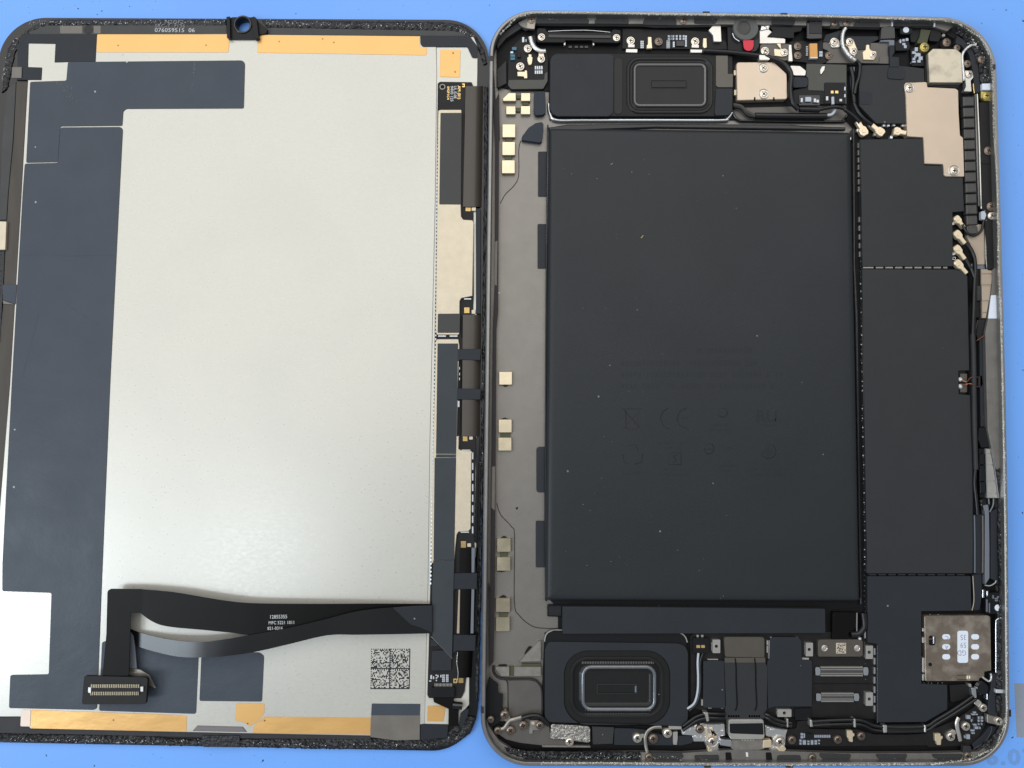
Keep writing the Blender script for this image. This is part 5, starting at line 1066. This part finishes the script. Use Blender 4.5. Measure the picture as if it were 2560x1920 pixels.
    pl('copper_block', G, [1690, 1390, 1730, 1370, 1740, 1480, 1710, 1520, 1685, 1510], 2.4, 3.4, 'gasket', t, r=8)
    # lower right strips
    pl('grey_strip', H, [1740, 1215, 1800, 1205, 1810, 1290, 1815, 1659, I, 1815, 395, 1765, 470, 1762, 300, H, 1765, 1300], 2.6, 4.0, 'flex_grey', t, r=10)
    tube('thin_wire', H, [1805, 1135, 4.3, 1808, 1200, 4.2], 0.14, 'chrome', t, n=3, seg=6); tube('thin_wire', H, [1860, 1135, 4.3, 1855, 1210, 4.3, 1815, 1290, 4.2], 0.16, 'chrome', t, n=6, seg=6)
    disc('dark_plug', H, 1780, 1200, 75, 2.6, 3.8, 'plastic_gloss', t, b=0.4)
    pl('slate_strip', H, [1630, 1320, 1760, 1320, 1762, 1659, I, 1755, 350, 1630, 340], 2.4, 3.7, 'tape_dark', t, r=6)
    tube('rail', H, [1640, 1330, 3.9, 1645, 1659, 3.9, I, 1645, 330, 3.9], 0.16, 'flex_grey', t, n=3, seg=6); tube('rail', H, [1735, 1330, 3.9, 1738, 1659, 3.9, I, 1735, 330, 3.9], 0.3, 'brown_cover', t, n=3, seg=8)
    pl('slate_strip', H, [1830, 1290, 1920, 1240, 1925, 1659, I, 1930, 500, 1880, 420, 1830, 400], 2.4, 3.8, 'slate', t, r=6)
    pl('slate_tab', I, [1620, 352, 1722, 350, 1728, 600, 1700, 760, 1615, 765, 1640, 640], 2.4, 3.8, 'tape_dark', t, r=8)
    tube('rail', I, [1622, 370, 3.9, 1635, 640, 3.9, 1612, 765, 3.9], 0.1, 'coax', t, n=5, seg=6)
    tube('curl_edge', I, [1760, 475, 4.1, 1820, 480, 4.2, 1875, 450, 4.2, 1890, 420, 4.2], 0.14, 'cable_silver', t, n=6, seg=6)
    pl('latch', I, rect(1735, 525, 1755, 620), 2.8, 4.0, 'chrome', t, r=6); pl('latch', I, rect(1785, 540, 1802, 630), 2.8, 4.0, 'chrome', t, r=6)
    pl('sensor', I, [1770, 620, 1830, 560, 1960, 560, 1985, 790, 1850, 810, 1775, 800], 2.4, 4.2, 'plastic_black', t, r=12); disc('sensor_dot', I, 1915, 737, 37, 4.1, 4.4, 'label_white', t, b=0.1)
    mb = MB()
    for x, y, w, h in ((1780, 640, 12, 140), (1810, 680, 10, 110), (1850, 590, 14, 40), (1875, 620, 40, 14), (1880, 640, 30, 20), (1905, 600, 16, 22)): mb.box(I, x, y, x + w, y + h, 4.1, 4.45)
    mb.build('surface_components', 'flex_grey', t, stuff=True)
    tube('frame_edge', I, [1970, 840, 4.4, 1900, 870, 4.4, 1888, 920, 4.3, 1888, 1200, 4.3, 1888, 1480, 4.3], 0.22, 'chrome', t, n=6, seg=8)
    # ------------ SIM reader
    sim = pl('sim_reader', I, [1066, 832, 1085, 826, 1800, 824, 1826, 840, 1836, 1460, 1758, 1472, 1755, 1540, 1700, 1545, 1695, 1578, 1080, 1582], 2.2, 4.2, 'sim_metal', t, r=10, b=0.1)
    for x in (1317, 1650):
        for y in (1070, 1185, 1300): pl('window_label', I, rect(x - 46, y - 31, x + 46, y + 31), 4.1, 4.26, 'label_white', sim, r=30, b=0.03)
    pl('number_label', I, rect(1446, 1000, 1570, 1370), 4.1, 4.26, 'label_white', sim, r=26, b=0.03)
    for s, y in (('35', 1046), ('59', 1136), ('GD', 1226)): text('lettering', s, I, 1548, y, 60, 180, 4.275, 'label_ink', sim, sx=0.85, bold=-0.01)
    text('lettering', 'C', I, 1345, 1060, 44, 180, 4.275, 'label_ink', sim); text('lettering', 'A', I, 1340, 1170, 40, 180, 4.275, 'label_ink', sim)
    pl('slot', I, rect(1115, 1055, 1192, 1168), 4.1, 4.24, 'dark_void', sim, r=24, b=0.02); pl('slot_spring', I, rect(1166, 1060, 1184, 1150), 4.15, 4.3, 'chrome', sim, r=6); pl('slot_spring', I, rect(1120, 1090, 1160, 1100), 4.15, 4.27, 'copper', sim, r=1, b=0.02)
    disc('hole', I, 1132, 1388, 21, 4.1, 4.24, 'dark_void', sim, b=0.01, n=16)
    mb = MB(); mb.box(I, 1445, 1508, 1560, 1514, 4.1, 4.24); mb.box(I, 1445, 1562, 1560, 1568, 4.1, 4.24); mb.build('slits', 'dark_void', sim)
    pl('spring_tab', I, rect(1556, 1516, 1578, 1560), 4.15, 4.4, 'coax', sim, r=2); pl('spring_tab', I, rect(1585, 1520, 1602, 1556), 4.15, 4.35, 'silver', sim, r=2)
    for y0, y1 in ((970, 1010), (1075, 1140), (1310, 1480), (1500, 1575)): pl('side_tab', I, [1040, y0, 1064, y0, 1064, y1, 1040, y1], 2.4, 3.6, 'silver', sim, r=4)
    tube('tray_spring', Z1, [345, 262, 4.2, 395, 300, 4.2, 440, 325, 4.2, 472, 300, 4.2, 478, 240, 4.2, 470, 205, 4.2], 0.26, 'cable_silver', t, n=8, seg=8)
    disc('rubber_plug', J, 1738, 745, 84, 2.4, 4.3, 'plastic_gloss', t, b=0.5)
    pl('slate_bracket', J, [1840, 590, 1895, 560, 1890, 760, 1895, 880, 1912, 1080, 1800, 1040, 1800, 860, 1830, 760], 2.4, 4.0, 'slate', t, r=12)
    pl('latch', Z1, [178, 430, 245, 425, 258, 580, 195, 585], 2.6, 4.2, 'chrome', t, r=10); pl('latch', J, [1570, 690, 1605, 690, 1610, 730, 1580, 725], 2.6, 4.0, 'silver', t, r=6)
    pl('black_block', J, [1355, 705, 1560, 690, 1610, 840, 1400, 900, 1370, 900], 2.3, 3.0, 'pcb_black', t, r=10); pl('latch', Z1, rect(414, 520, 428, 610), 2.6, 4.1, 'chrome', t, r=4)
    # lower right corner board
    lb = pl('corner_board', J, [1090, 1240, 1400, 1120, 1640, 960, 1700, 880, 1800, 960, 1800, 1050, 1780, 1100, 1760, 1180, 1700, 1280, 1600, 1400, 1100, 1420], 2.1, 3.0, 'pcb_black', t, r=20)
    mb = MB()
    for x, y, w, h in ((275, 870, 26, 36), (325, 870, 30, 36), (275, 918, 26, 32), (325, 918, 30, 32), (205, 985, 50, 22), (282, 975, 16, 26), (330, 970, 14, 30), (230, 1022, 50, 40), (296, 1030, 20, 30), (100, 850, 60, 56), (180, 825, 50, 22), (205, 795, 44, 22), (238, 828, 36, 18), (172, 910, 16, 40), (165, 1070, 60, 26), (180, 1110, 20, 26), (208, 1110, 18, 26), (100, 1145, 54, 70), (66, 1160, 18, 40)): mb.box(Z1, x, y, x + w, y + h, 2.9, random.uniform(3.3, 3.6))
    mb.build('surface_components', 'chip_blue', lb, stuff=True)
    pl('chip', Z1, rect(195, 870, 268, 945), 2.9, 3.4, 'plastic_gloss', lb, r=4)
    pl('bracket_arm', J, [1788, 1040, 1850, 1060, 1980, 1100, 1975, 1180, 1900, 1165, 1790, 1140], 3.4, 4.6, 'silver_dull', t, r=10, b=0.12)
    screw(J, 1915, 1118, 46, 4.75, t, 'screw'); screw(J, 1740, 965, 46, 3.8, t); screw(J, 1540, 1178, 50, 3.7, t); screw(J, 1365, 1295, 52, 3.7, t); screw(J, 1560, 1522, 48, 4.6, t, 'screw_dark')
    pl('clip_plate', J, [1640, 900, 1690, 870, 1725, 900, 1720, 960, 1690, 960, 1640, 920], 2.8, 3.7, 'silver', t, r=8)
    tube('ground_strap', J, [1460, 1080, 4.1, 1440, 1130, 4.2, 1445, 1200, 4.2, 1465, 1280, 4.1, 1478, 1345, 3.9], 0.5, 'silver', t, n=6, seg=8, flatten=0.5)
    pl('strap_end', J, [1330, 1250, 1400, 1215, 1440, 1240, 1430, 1280, 1380, 1250, 1340, 1280], 2.9, 3.7, 'silver', t, r=10)
    for v, fl in ((J, [1185, 1265, 1250, 1262, 1252, 1292, 1278, 1295, 1275, 1320, 1260, 1330, 1255, 1395, 1210, 1395, 1205, 1365, 1190, 1350]), (J, [175, 1228, 235, 1228, 240, 1258, 260, 1262, 258, 1290, 240, 1300, 240, 1362, 198, 1355, 195, 1325, 178, 1310])): pl('spring_contact', v, fl, 2.9, 3.8, 'coax', t, r=6)
    pl('slate_bracket', J, [1610, 1390, 1720, 1300, 1830, 1170, 1895, 1190, 1880, 1260, 1780, 1380, 1640, 1440], 2.4, 3.6, 'tape_dark', t, r=12)
    tube('frame_edge', J, [1630, 1440, 3.7, 1760, 1360, 3.7, 1830, 1240, 3.7, 1835, 1180, 3.7], 0.13, 'bezel_grey', t, n=6, seg=6)
    pl('ledge_tab', J, [1515, 1405, 1600, 1410, 1610, 1480, 1510, 1490], 3.4, 4.5, 'bezel_dark', t, r=6)
    # ------------ wires along the bottom
    for off, z, r in ((-26, 4.2, 0.46), (22, 4.0, 0.46)):
        o2 = off
        tube('antenna_wire', J, [1640 + o2 * .6, 850 + o2 * .8, z, 1400, 1010 + o2, z, 1200, 1130 + o2, z, 1085, 1200 + o2, z, 850, 1215 + o2, z, 620, 1210 + o2, z, 480, 1195 + o2, z, 380, 1150 + o2, z, 270, 1130 + o2, z, K, 2020, 1135 + o2, z, 1800, 1150 + o2, z], r, 'cable_black', t, n=8, seg=8)
        tube('antenna_wire', K, [1560, 1160 + o2 * .7, z, 1480, 1150 + o2 * .8, z, 1380, 1120 + o2 * .8, z, 1290, 1070 + o2 * .8, z, 1240, 1040 + o2 * .8, z - .8], r, 'cable_black', t, n=8, seg=8)
        tube('antenna_wire', K, [800, 1060 + o2, z - .6, 700, 1060 + o2, z, 580, 1060 + o2, z, 470, 1090 + o2, z, 380, 1150 + o2, z, 310, 1200 + o2, z - .3], r, 'cable_black', t, n=8, seg=8)
    pl('wire_cover', J, [640, 1165, 1060, 1160, 1070, 1250, 645, 1262], 3.2, 4.4, 'pcb_black', t, r=8); pl('wire_cover', K, [1815, 1110, 2005, 1110, 2005, 1190, 1815, 1190], 3.2, 4.3, 'pcb_black', t, r=6)
    for v, fl in ((J, [590, 1170, 640, 1170, 640, 1255, 598, 1260]), (J, [1065, 1165, 1090, 1175, 1090, 1255, 1066, 1250]), (J, [250, 1095, 278, 1095, 282, 1195, 256, 1195]), (K, [1775, 1105, 1805, 1110, 1812, 1190, 1778, 1190]), (K, [1505, 1095, 1530, 1095, 1530, 1195, 1512, 1195]), (K, [545, 1020, 605, 1022, 615, 1120, 585, 1130, 575, 1080])):
        pl('wire_clamp', v, fl, 2.8, 4.75, 'silver', t, r=10, b=0.2)
    # ------------ bottom flex boards
    bb = pl('bottom_flex_board', K, [1500, 1215, 1620, 1205, 1630, 1120, 1760, 1110, 1770, 1205, J, 100, 1215, 180, 1220, 290, 1210, 480, 1270, 850, 1275, 1090, 1260, 1100, 1400, 0, 1410, K, 1490, 1400], 2.1, 3.0, 'pcb_black', t, r=10)
    mb = MB()
    for i in range(9): mb.box(K, 1826 + i * 21, 1280, 1840 + i * 21, 1310, 2.9, 3.3)
    for x, y, w, h in ((1668, 1260, 30, 24), (1668, 1292, 30, 26), (1705, 1262, 12, 50), (1655, 1332, 22, 26), (1655, 1366, 22, 24), (1692, 1340, 36, 50), (1745, 1345, 24, 18), (1745, 1372, 24, 18), (1785, 1340, 28, 50), (1828, 1340, 28, 22), (1828, 1366, 28, 22), (1868, 1335, 22, 16), (1870, 1370, 18, 14)): mb.box(K, x, y, x + w, y + h, 2.9, 3.4)
    mb.build('surface_components', 'chip_blue', bb, stuff=True)
    pl('chip', K, rect(1722, 1262, 1808, 1318), 2.9, 3.4, 'plastic_gloss', bb, r=3)
    screw(K, 1565, 1335, 48, 3.7, t, 'screw_dark'); screw(J, 65, 1330, 48, 3.7, t, 'screw_dark'); screw(J, 335, 1290, 48, 3.7, t, 'screw_dark'); screw(K, 1800, 1540, 48, 4.6, t, 'screw_dark')
    # ------------ USB-C socket
    us = pl('charging_port', K, [838, 1112, 860, 1102, 1225, 1102, 1244, 1115, 1252, 1310, 1220, 1335, 870, 1335, 838, 1290], 2.4, 4.6, 'silver', t, r=14, b=0.2)
    pl('opening', K, [848, 1148, 1232, 1142, 1240, 1275, 870, 1262, 850, 1250], 4.5, 4.66, 'plastic_gloss', us, r=8, b=0.02)
    pl('shell_plate', K, [870, 1340, 1240, 1338, 1250, 1440, 1180, 1452, 900, 1452, 862, 1430], 2.6, 4.3, 'silver_dull', us, r=10)
    pl('side_tab', K, [745, 1332, 870, 1340, 880, 1412, 850, 1418, 740, 1400], 3.0, 4.6, 'chrome', us, r=8, b=0.15); pl('side_tab', K, [1238, 1342, 1332, 1338, 1336, 1425, 1232, 1432], 3.0, 4.6, 'coax', us, r=8, b=0.15)
    mb = MB()
    for i in range(5): mb.box(K, 830 + i * 28, 1050, 850 + i * 28, 1074, 3.4, 3.9); mb.box(K, 1068 + i * 28, 1050, 1088 + i * 28, 1074, 3.4, 3.9)
    for i in range(5): mb.box(K, 985 + i * 32, 1334, 1003 + i * 32, 1344, 4.2, 4.4)
    mb.build('solder_tails', 'silver', us)
    pl('foil_bracket', K, [290, 1210, 360, 1190, 520, 1150, 790, 1150, 800, 1290, 740, 1300, 720, 1440, 860, 1500, 800, 1530, 720, 1490, 640, 1480, 580, 1420, 560, 1360, 430, 1360, 420, 1290, 300, 1280], 2.3, 3.5, 'foil', t, r=12, b=0.2)
    pl('foil_bracket', K, [1260, 1170, 1380, 1195, 1520, 1220, 1500, 1290, 1490, 1420, 1460, 1480, 1390, 1490, 1290, 1450, 1340, 1400, 1340, 1310, 1265, 1290], 2.3, 3.5, 'foil', t, r=12, b=0.2)
    for x, y, r in ((645, 1350, 70), (1425, 1355, 66)):
        p = P(*px(K, x, y), 3.8); vs_, fs = loft(circle(p.x, p.y, r / 4.608 / 9.7, 28), [(0, 3.3), (0, 3.75), (0.15, 3.9), (0.3, 3.8)]); mesh('washer', vs_, fs, 'silver', us)
    screw(K, 645, 1352, 56, 4.0, t); screw(K, 1425, 1356, 56, 4.0, t); screw(K, 505, 1212, 50, 3.8, t, 'screw_dark'); screw(K, 125, 1250, 52, 3.8, t)
    pl('side_arm', K, [570, 1275, 700, 1290, 700, 1330, 640, 1290, 580, 1320], 3.2, 3.9, 'coax', us, r=8)
    pl('hook', K, [1400, 1440, 1470, 1400, 1502, 1440, 1460, 1490, 1420, 1480], 3.0, 4.3, 'coax', us, r=10); pl('hook', K, [600, 1440, 660, 1470, 700, 1480, 640, 1500, 590, 1460], 3.0, 4.3, 'coax', us, r=10)
    for x in (835, 1300): pl('notch', K, [x - 35, 1480, x + 30, 1480, x + 45, 1590, x, 1600, x - 30, 1580], 4.2, 4.5, 'dark_void', t, r=12)
    pl('white_speck', K, [1035, 1478, 1062, 1482, 1064, 1535, 1040, 1530], 4.3, 4.55, 'crumb', t, r=6)
    for fl in ([620, 1205, 655, 1200, 660, 1290, 690, 1260, 715, 1280, 690, 1295, 625, 1240], [560, 1200, 590, 1195, 600, 1280, 575, 1270]): pl('spring_contact', K, fl, 3.3, 4.0, 'coax', t, r=5)
    # ------------ board above the port: flex, covers, standoffs, connectors
    mbd = pl('main_board', K, [395, 140, 440, 100, 2060, 90, J, 400, 160, 520, 235, 520, 1100, 280, 1090, K, 1830, 1080, 1300, 1060, 540, 1000, 400, 960], 2.0, 2.9, 'pcb_black', t, r=12)
    pl('port_flex', K, [800, 385, 1258, 385, 1262, 450, 1285, 500, 1280, 980, 1262, 1010, 1262, 1090, 800, 1100, 800, 980, 808, 940, 790, 450], 2.8, 3.9, 'slate_top', t, r=8, b=0.08)
    pl('flex_band', K, [790, 388, 1258, 388, 1262, 445, 792, 445], 3.85, 3.96, 'brown_cover', t, r=3, b=0.03)
    for x in (915, 1140): tube('flex_slit', K, [x - 5, 395, 3.93, x + 8, 500, 3.93, x + 10, 700, 3.93, x + 20, 920, 3.93, x, 1000, 3.93], 0.19, 'dark_void', t, n=4, seg=6)
    pl('connector_cover', K, [785, 175, 800, 150, 1235, 152, 1252, 172, 1252, 375, 1240, 388, 800, 382], 2.8, 4.2, 'brown_cover', t, r=12, b=0.12)
    pl('shield_cover', K, [545, 428, 785, 424, 800, 940, 800, 970, 550, 965, 542, 930], 2.3, 3.8, 'slate', t, r=6, b=0.07)
    pl('shield_cover', K, [1312, 170, 1340, 150, 1640, 152, 1674, 190, 1680, 408, 1790, 418, 1800, 440, 1796, 950, 1372, 952, 1292, 975, 1282, 440, 1306, 400], 2.3, 3.8, 'slate', t, r=8, b=0.07)
    mb = MB()
    for v, x0, y0, x1, y1 in ((K, 1318, 150, 1412, 164), (K, 1430, 150, 1525, 164), (K, 1545, 150, 1640, 164), (K, 1685, 390, 1762, 410), (K, 595, 404, 715, 414), (K, 1276, 190, 1292, 240), (K, 1276, 250, 1290, 330), (K, 1298, 190, 1308, 400), (K, 522, 870, 540, 940), (K, 600, 962, 640, 972), (K, 750, 962, 775, 972)): mb.box(v, x0, y0, x1, y1, 2.6, 3.65)
    mb.build('shield_tabs', 'silver', mbd)
    def nut(v, x0, y0, x1, y1):
        cx, cy = (x0 + x1) / 2, (y0 + y1) / 2; p = P(*px(v, cx, cy), 4.0); h = circle(p.x, p.y, 0.42, 16)[::-1]
        o = pl('standoff_nut', v, rect(x0, y0, x1, y1), 2.7, 4.0, 'silver', t, r=8, hole=h); disc('bore', v, cx, cy, 26, 2.75, 3.2, 'dark_void', o, n=16)
        pl('foot', v, rect(x0 - 14, y0 + 30, x0 + 4, y1 - 30), 2.7, 3.3, 'silver_dull', o, r=2)
    nut(K, 652, 180, 740, 335); nut(K, 1725, 216, 1808, 372); nut(K, 1398, 982, 1560, 1070); nut(J, 388, 250, 472, 402); nut(J, 388, 788, 472, 942)
    bc = pl('battery_connector', Mv, [1402, 425, 1418, 412, 1765, 410, 1788, 425, 1788, 548, 1775, 560, 1405, 560], 2.8, 4.1, 'brown_cover', t, r=8, b=0.1)
    for x in (1455, 1738):
        p = P(*px(Mv, x, 486), 4.1); vs_, fs = loft(circle(p.x, p.y, 0.82, 24), [(0, 4.0), (0.02, 4.16), (0.2, 4.2), (0.32, 4.12), (0.4, 4.3), (0.75, 4.36)]); mesh('rivet', vs_, fs, 'silver', bc)
    pl('label_patch', Mv, rect(1556, 440, 1642, 532), 4.05, 4.14, 'code_patch', bc, r=2, b=0.02)
    mb = MB(); rr = random.Random(5)
    for i in range(12):
        for j in range(12):
            if rr.random() < 0.45: mb.box(Mv, 1562 + i * 6.2, 446 + j * 6.6, 1567.5 + i * 6.2, 452 + j * 6.6, 4.1, 4.15)
    mb.build('printed_matrix_mark', 'recess', bc, stuff=True)
    disc('solder_blob', Mv, 1768, 408, 14, 3.4, 4.2, 'solder', bc, b=0.3, n=12)
    pl('battery_flex', Mv, [1528, 175, 1738, 178, 1735, 300, 1700, 335, 1668, 350, 1655, 415, 1525, 412], 2.6, 4.0, 'flex_black', t, r=8)
    tube('battery_lead', Mv, [1680, 365, 3.9, 1740, 362, 3.9, 1780, 330, 3.8, 1800, 280, 3.7, 1790, 180, 3.6], 0.85, 'cable_black', t, n=8, seg=10)
    tube('frame_edge', Mv, [1736, 180, 4.0, 1734, 340, 4.0], 0.14, 'silver', t, n=3, seg=6)
    for x0, x1, y0, y1, npin in ((1388, 1828, 645, 728, 42), (1395, 1748, 872, 950, 32)):
        bcn = pl('board_connector', Mv, [x0 - 10, y0 + 12, x1 + 10, y0 + 12, x1 + 10, y1 - 12, x0 - 10, y1 - 12], 2.8, 3.5, 'plastic_black', t, r=5)
        a, b_ = x0 + 35, x1 - 38
        for yy0, yy1 in ((y0, y0 + 14), (y1 - 14, y1), (y0 + 20, y0 + 30), (y1 - 30, y1 - 20)):
            mb = MB(); st = (b_ - a) / npin
            for i in range(npin): mb.box(Mv, a + i * st, yy0, a + i * st + st * .6, yy1, 2.8, 3.55 if abs(yy0 - y0) < 16 and yy0 < y1 - 31 and yy0 != y0 + 20 else 3.6)
            mb.build('contact_row', 'pin', bcn)
        pl('bar', Mv, rect(a, (y0 + y1) / 2 - 10, b_, (y0 + y1) / 2 + 10), 3.4, 3.75, 'bezel_grey', bcn, r=3)
        for xx in (x0, x1 - 25): pl('end_clip', Mv, [xx - 8, y0 + 6, xx + 30, y0 + 6, xx + 35, (y0 + y1) / 2, xx + 30, y1 - 6, xx - 8, y1 - 6], 3.3, 3.85, 'chrome', bcn, r=10)
    pl('board_groove', Mv, rect(1362, 788, 1850, 796), 2.8, 2.96, 'dark_void', t, r=0, b=0.0)
    wc = pl('wire_connector', K, [425, 160, 608, 160, 610, 335, 425, 338], 2.8, 3.8, 'plastic_gloss', t, r=10)
    mb = MB(); mb.box(K, 466, 245, 508, 275, 3.7, 4.0); mb.box(K, 522, 245, 562, 275, 3.7, 4.0); mb.build('contact_pins', 'pin_gold', wc)
    mb = MB(); mb.box(K, 468, 125, 492, 150, 2.8, 3.3); mb.box(K, 520, 125, 546, 150, 2.8, 3.3); mb.build('solder_tails', 'silver', wc)
    tube('white_wire', K, [488, 335, 3.9, 480, 450, 3.9, 485, 620, 3.9, 478, 780, 3.9, 440, 910, 3.9, 360, 975, 3.8], 0.3, 'cable_white', t, n=8, seg=8)
    tube('black_wire', K, [540, 335, 3.9, 508, 450, 3.9, 512, 620, 3.9, 505, 780, 3.9, 465, 920, 3.9, 380, 1000, 3.7], 0.36, 'cable_black', t, n=8, seg=8)
    pl('dark_pad', K, [1600, 975, 1790, 970, 1795, 1110, 1605, 1110], 2.8, 3.4, 'plastic_black', t, r=8)
    # ------------ lower speaker
    ls = pl('speaker', L, [748, 190, 780, 120, 840, 78, K, 250, 98, 320, 120, 358, 190, 368, 1080, 345, 1150, 290, 1180, L, 800, 1140, 750, 1100, 735, 1050], 2.0, 3.4, 'plastic_black', t, r=25, b=0.2)
    hole_poly = wpoly(S_, [1409.4, 1626, 1675.8, 1626, 1675.8, 1812, 1409.4, 1812], 3.9, 60)
    pl('top_sheet', L, [748, 290, 790, 205, K, 250, 225, 330, 250, 366, 320, 366, 1090, 340, 1150, 300, 1175, L, 790, 1130, 748, 1080], 3.3, 3.9, 'slate', ls, r=30, hole=hole_poly[::-1])
    spk = shrink(hole_poly, 0.05)
    vs_, fs = loft(spk, [(0, 3.3), (0.1, 3.5), (1.5, 3.5), (1.6, 3.75), (2.0, 3.8), (2.4, 3.72), (2.7, 3.4), (3.8, 3.35), (4.2, 3.6), (4.6, 3.8), (5.0, 3.7), (5.35, 3.5), (6.0, 3.5)]); mesh('diaphragm', vs_, fs, 'speaker_black', ls)
    ring = wpoly(S_, [1452.8, 1663, 1641.6, 1663, 1641.6, 1779, 1452.8, 1779], 3.9, 26)
    vs_, fs = loft(ring, [(0, 3.5), (0.1, 3.85), (0.35, 4.0), (0.65, 4.0), (0.9, 3.8), (1.0, 3.5)], False, False, True); mesh('surround', vs_, fs, 'speaker_ring_lit', ls, smooth=True)
    mb = MB()
    for i in range(44):
        x = 1175 + i * 19; mb.box(L, x, 432, x + 7, 458, 3.3, 3.62); mb.box(L, x, 1032, x + 7, 1058, 3.3, 3.62)
    for i in range(62):
        x = 1240 + i * 11.8; mb.box(L, x, 484, x + 4, 512, 3.9, 4.04); mb.box(L, x, 975, x + 4, 1003, 3.9, 4.04)
    mb.build('surround_ribs', 'silver_dull', ls, stuff=True)
    pl('dust_cap', L, rect(1360, 705, 1800, 795), 3.4, 3.72, 'speaker_black', ls, r=15, b=0.14); pl('dust_cap_glint', L, rect(1780, 712, 1804, 792), 3.45, 3.74, 'flex_grey', ls, r=8, b=0.1)  # grey end piece is a painted glint at the right of the slot
    vs_, fs = loft(wpoly(L, rect(1345, 692, 1815, 808), 3.7, 18), [(0, 3.45), (0.05, 3.66), (0.2, 3.68), (0.26, 3.5)], False, False, True); mesh('slot_rim', vs_, fs, 'bezel_dark', ls)
    tube('pocket_edge', L, [748, 200, 2.6, 765, 120, 2.6, 830, 78, 2.6, 945, 72, 2.6], 0.34, 'alu_rim', t, n=6, seg=8)
    tube('pocket_edge', K, [-420, 88, 3.2, 0, 92, 3.2, 250, 98, 3.2, 330, 140, 3.2, 360, 210, 3.2], 0.22, 'silver', t, n=6, seg=8)
    # ------------ lower left corner
    pl('recess_floor', L, [325, 650, 620, 640, 690, 690, 710, 760, 712, 1080, 400, 1085, 330, 1060], 1.85, 2.5, 'shelf_grey', t, r=30)
    tube('pocket_edge', L, [155, 480, 2.4, 160, 560, 2.4, 230, 625, 2.4, 400, 635, 2.4, 600, 640, 2.4, 680, 690, 2.4, 712, 780, 2.4, 718, 1060, 2.4], 0.3, 'gasket', t, n=8, seg=8)
    tube('seam_line', L, [110, 560, 2.2, 140, 640, 2.2, 205, 700, 2.2, 212, 800, 2.2], 0.14, 'silver_dull', t, n=6, seg=6); tube('seam_line', L, [280, 640, 2.1, 318, 690, 2.1, 322, 980, 2.1], 0.12, 'gasket', t, n=6, seg=6)
    pl('corner_bracket', L, [200, 1260, 330, 1120, 480, 1080, 740, 1140, 800, 1180, 810, 1320, 980, 1340, 1090, 1400, 720, 1400, 460, 1370, 300, 1330], 2.2, 3.2, 'shelf_grey', t, r=20)
    tube('ground_strap', L, [215, 1220, 3.9, 280, 1200, 4.0, 340, 1120, 4.1, 400, 1100, 4.2, 480, 1078, 4.1], 0.5, 'silver_dull', t, n=6, seg=8, flatten=0.5)
    pl('strap_end', L, [240, 1010, 300, 980, 345, 1060, 355, 1110, 300, 1130, 250, 1080], 2.8, 3.6, 'silver_dull', t, r=12)
    tube('antenna_wire', L, [480, 1085, 4.0, 580, 1055, 4.1, 680, 1060, 4.1, 740, 1110, 4.0, 790, 1160, 3.8], 0.62, 'cable_black', t, n=8, seg=8)
    pl('spring_contact', L, [575, 1110, 640, 1110, 690, 1115, 740, 1150, 725, 1210, 680, 1225, 610, 1225, 605, 1268, 565, 1265], 3.1, 3.6, 'silver_dull', t, r=10); pl('spring_tip', L, rect(592, 1128, 630, 1160), 3.5, 3.8, 'coax', t, r=4)
    screw(L, 285, 1047, 52, 3.8, t, 'screw_dark'); screw(L, 125, 1100, 38, 4.5, t, 'screw_dark'); screw(L, 205, 1228, 42, 4.1, t, 'screw_dark'); screw(L, 352, 1227, 54, 3.8, t, 'screw_dark'); screw(L, 498, 1170, 54, 3.8, t, 'screw_dark'); screw(L, 688, 1168, 48, 3.9, t, 'screw_dark')
    rp = pl('textured_plate', L, [820, 1162, 850, 1158, 1250, 1180, 1270, 1200, 1272, 1345, 1255, 1372, 1090, 1350, 980, 1332, 830, 1330, 805, 1310], 2.6, 3.9, 'rough_metal', t, r=12, b=0.12)
    crumbs('sparkle_grain', L, [830, 1240, 1250, 1270], 1.1, 330, 0.06, 0.2, 3.9, 'silver', rp, zj=0.04); screw(L, 1030, 1355, 50, 4.1, t)
    pl('bar_lip', L, [715, 1400, 1270, 1405, 1275, 1425, 715, 1420], 2.4, 3.6, 'silver_dull', t, r=4); pl('black_block', L, [1290, 1180, 1545, 1190, 1530, 1380, 1300, 1390], 2.3, 3.2, 'foam_pad', t, r=8)
    pl('slate_plate', L, [1550, 1200, 1760, 1205, 1900, 1220, K, 100, 1290, 430, 1290, 420, 1370, 300, 1400, L, 1545, 1395], 2.2, 3.2, 'slate', t, r=15)
    tube('ground_strap', L, [2085, 1190, 3.9, 2000, 1195, 4.1, 1930, 1240, 4.2, 1905, 1310, 4.2, 1910, 1400, 4.2, 1925, 1470, 4.4, 1940, 1530, 4.5], 0.4, 'silver_dull', t, n=8, seg=8, flatten=0.5)
    for v, fl in ((K, [0, 1175, 65, 1172, 68, 1210, 0, 1212]), (K, [145, 1172, 295, 1178, 295, 1215, 150, 1215]), (K, [195, 1250, 250, 1240, 250, 1330, 240, 1395, 198, 1390]), (L, [1850, 1270, 1910, 1270, 1910, 1320, 1850, 1310])): pl('clamp', v, fl, 2.6, 3.8, 'silver', t, r=6)
    screw(L, 1812, 1312, 54, 3.9, t, 'screw'); screw(L, 1995, 1320, 56, 3.9, t, 'screw_dark'); screw(L, 2160, 1258, 52, 3.9, t); screw(L, 1945, 1532, 44, 4.7, t, 'screw_dark')
    pl('ledge_tab', L, [1860, 1500, 1890, 1480, 1990, 1480, 2010, 1560, 1870, 1570], 3.6, 4.5, 'silver_dull', t, r=8)
    return t
build_body()
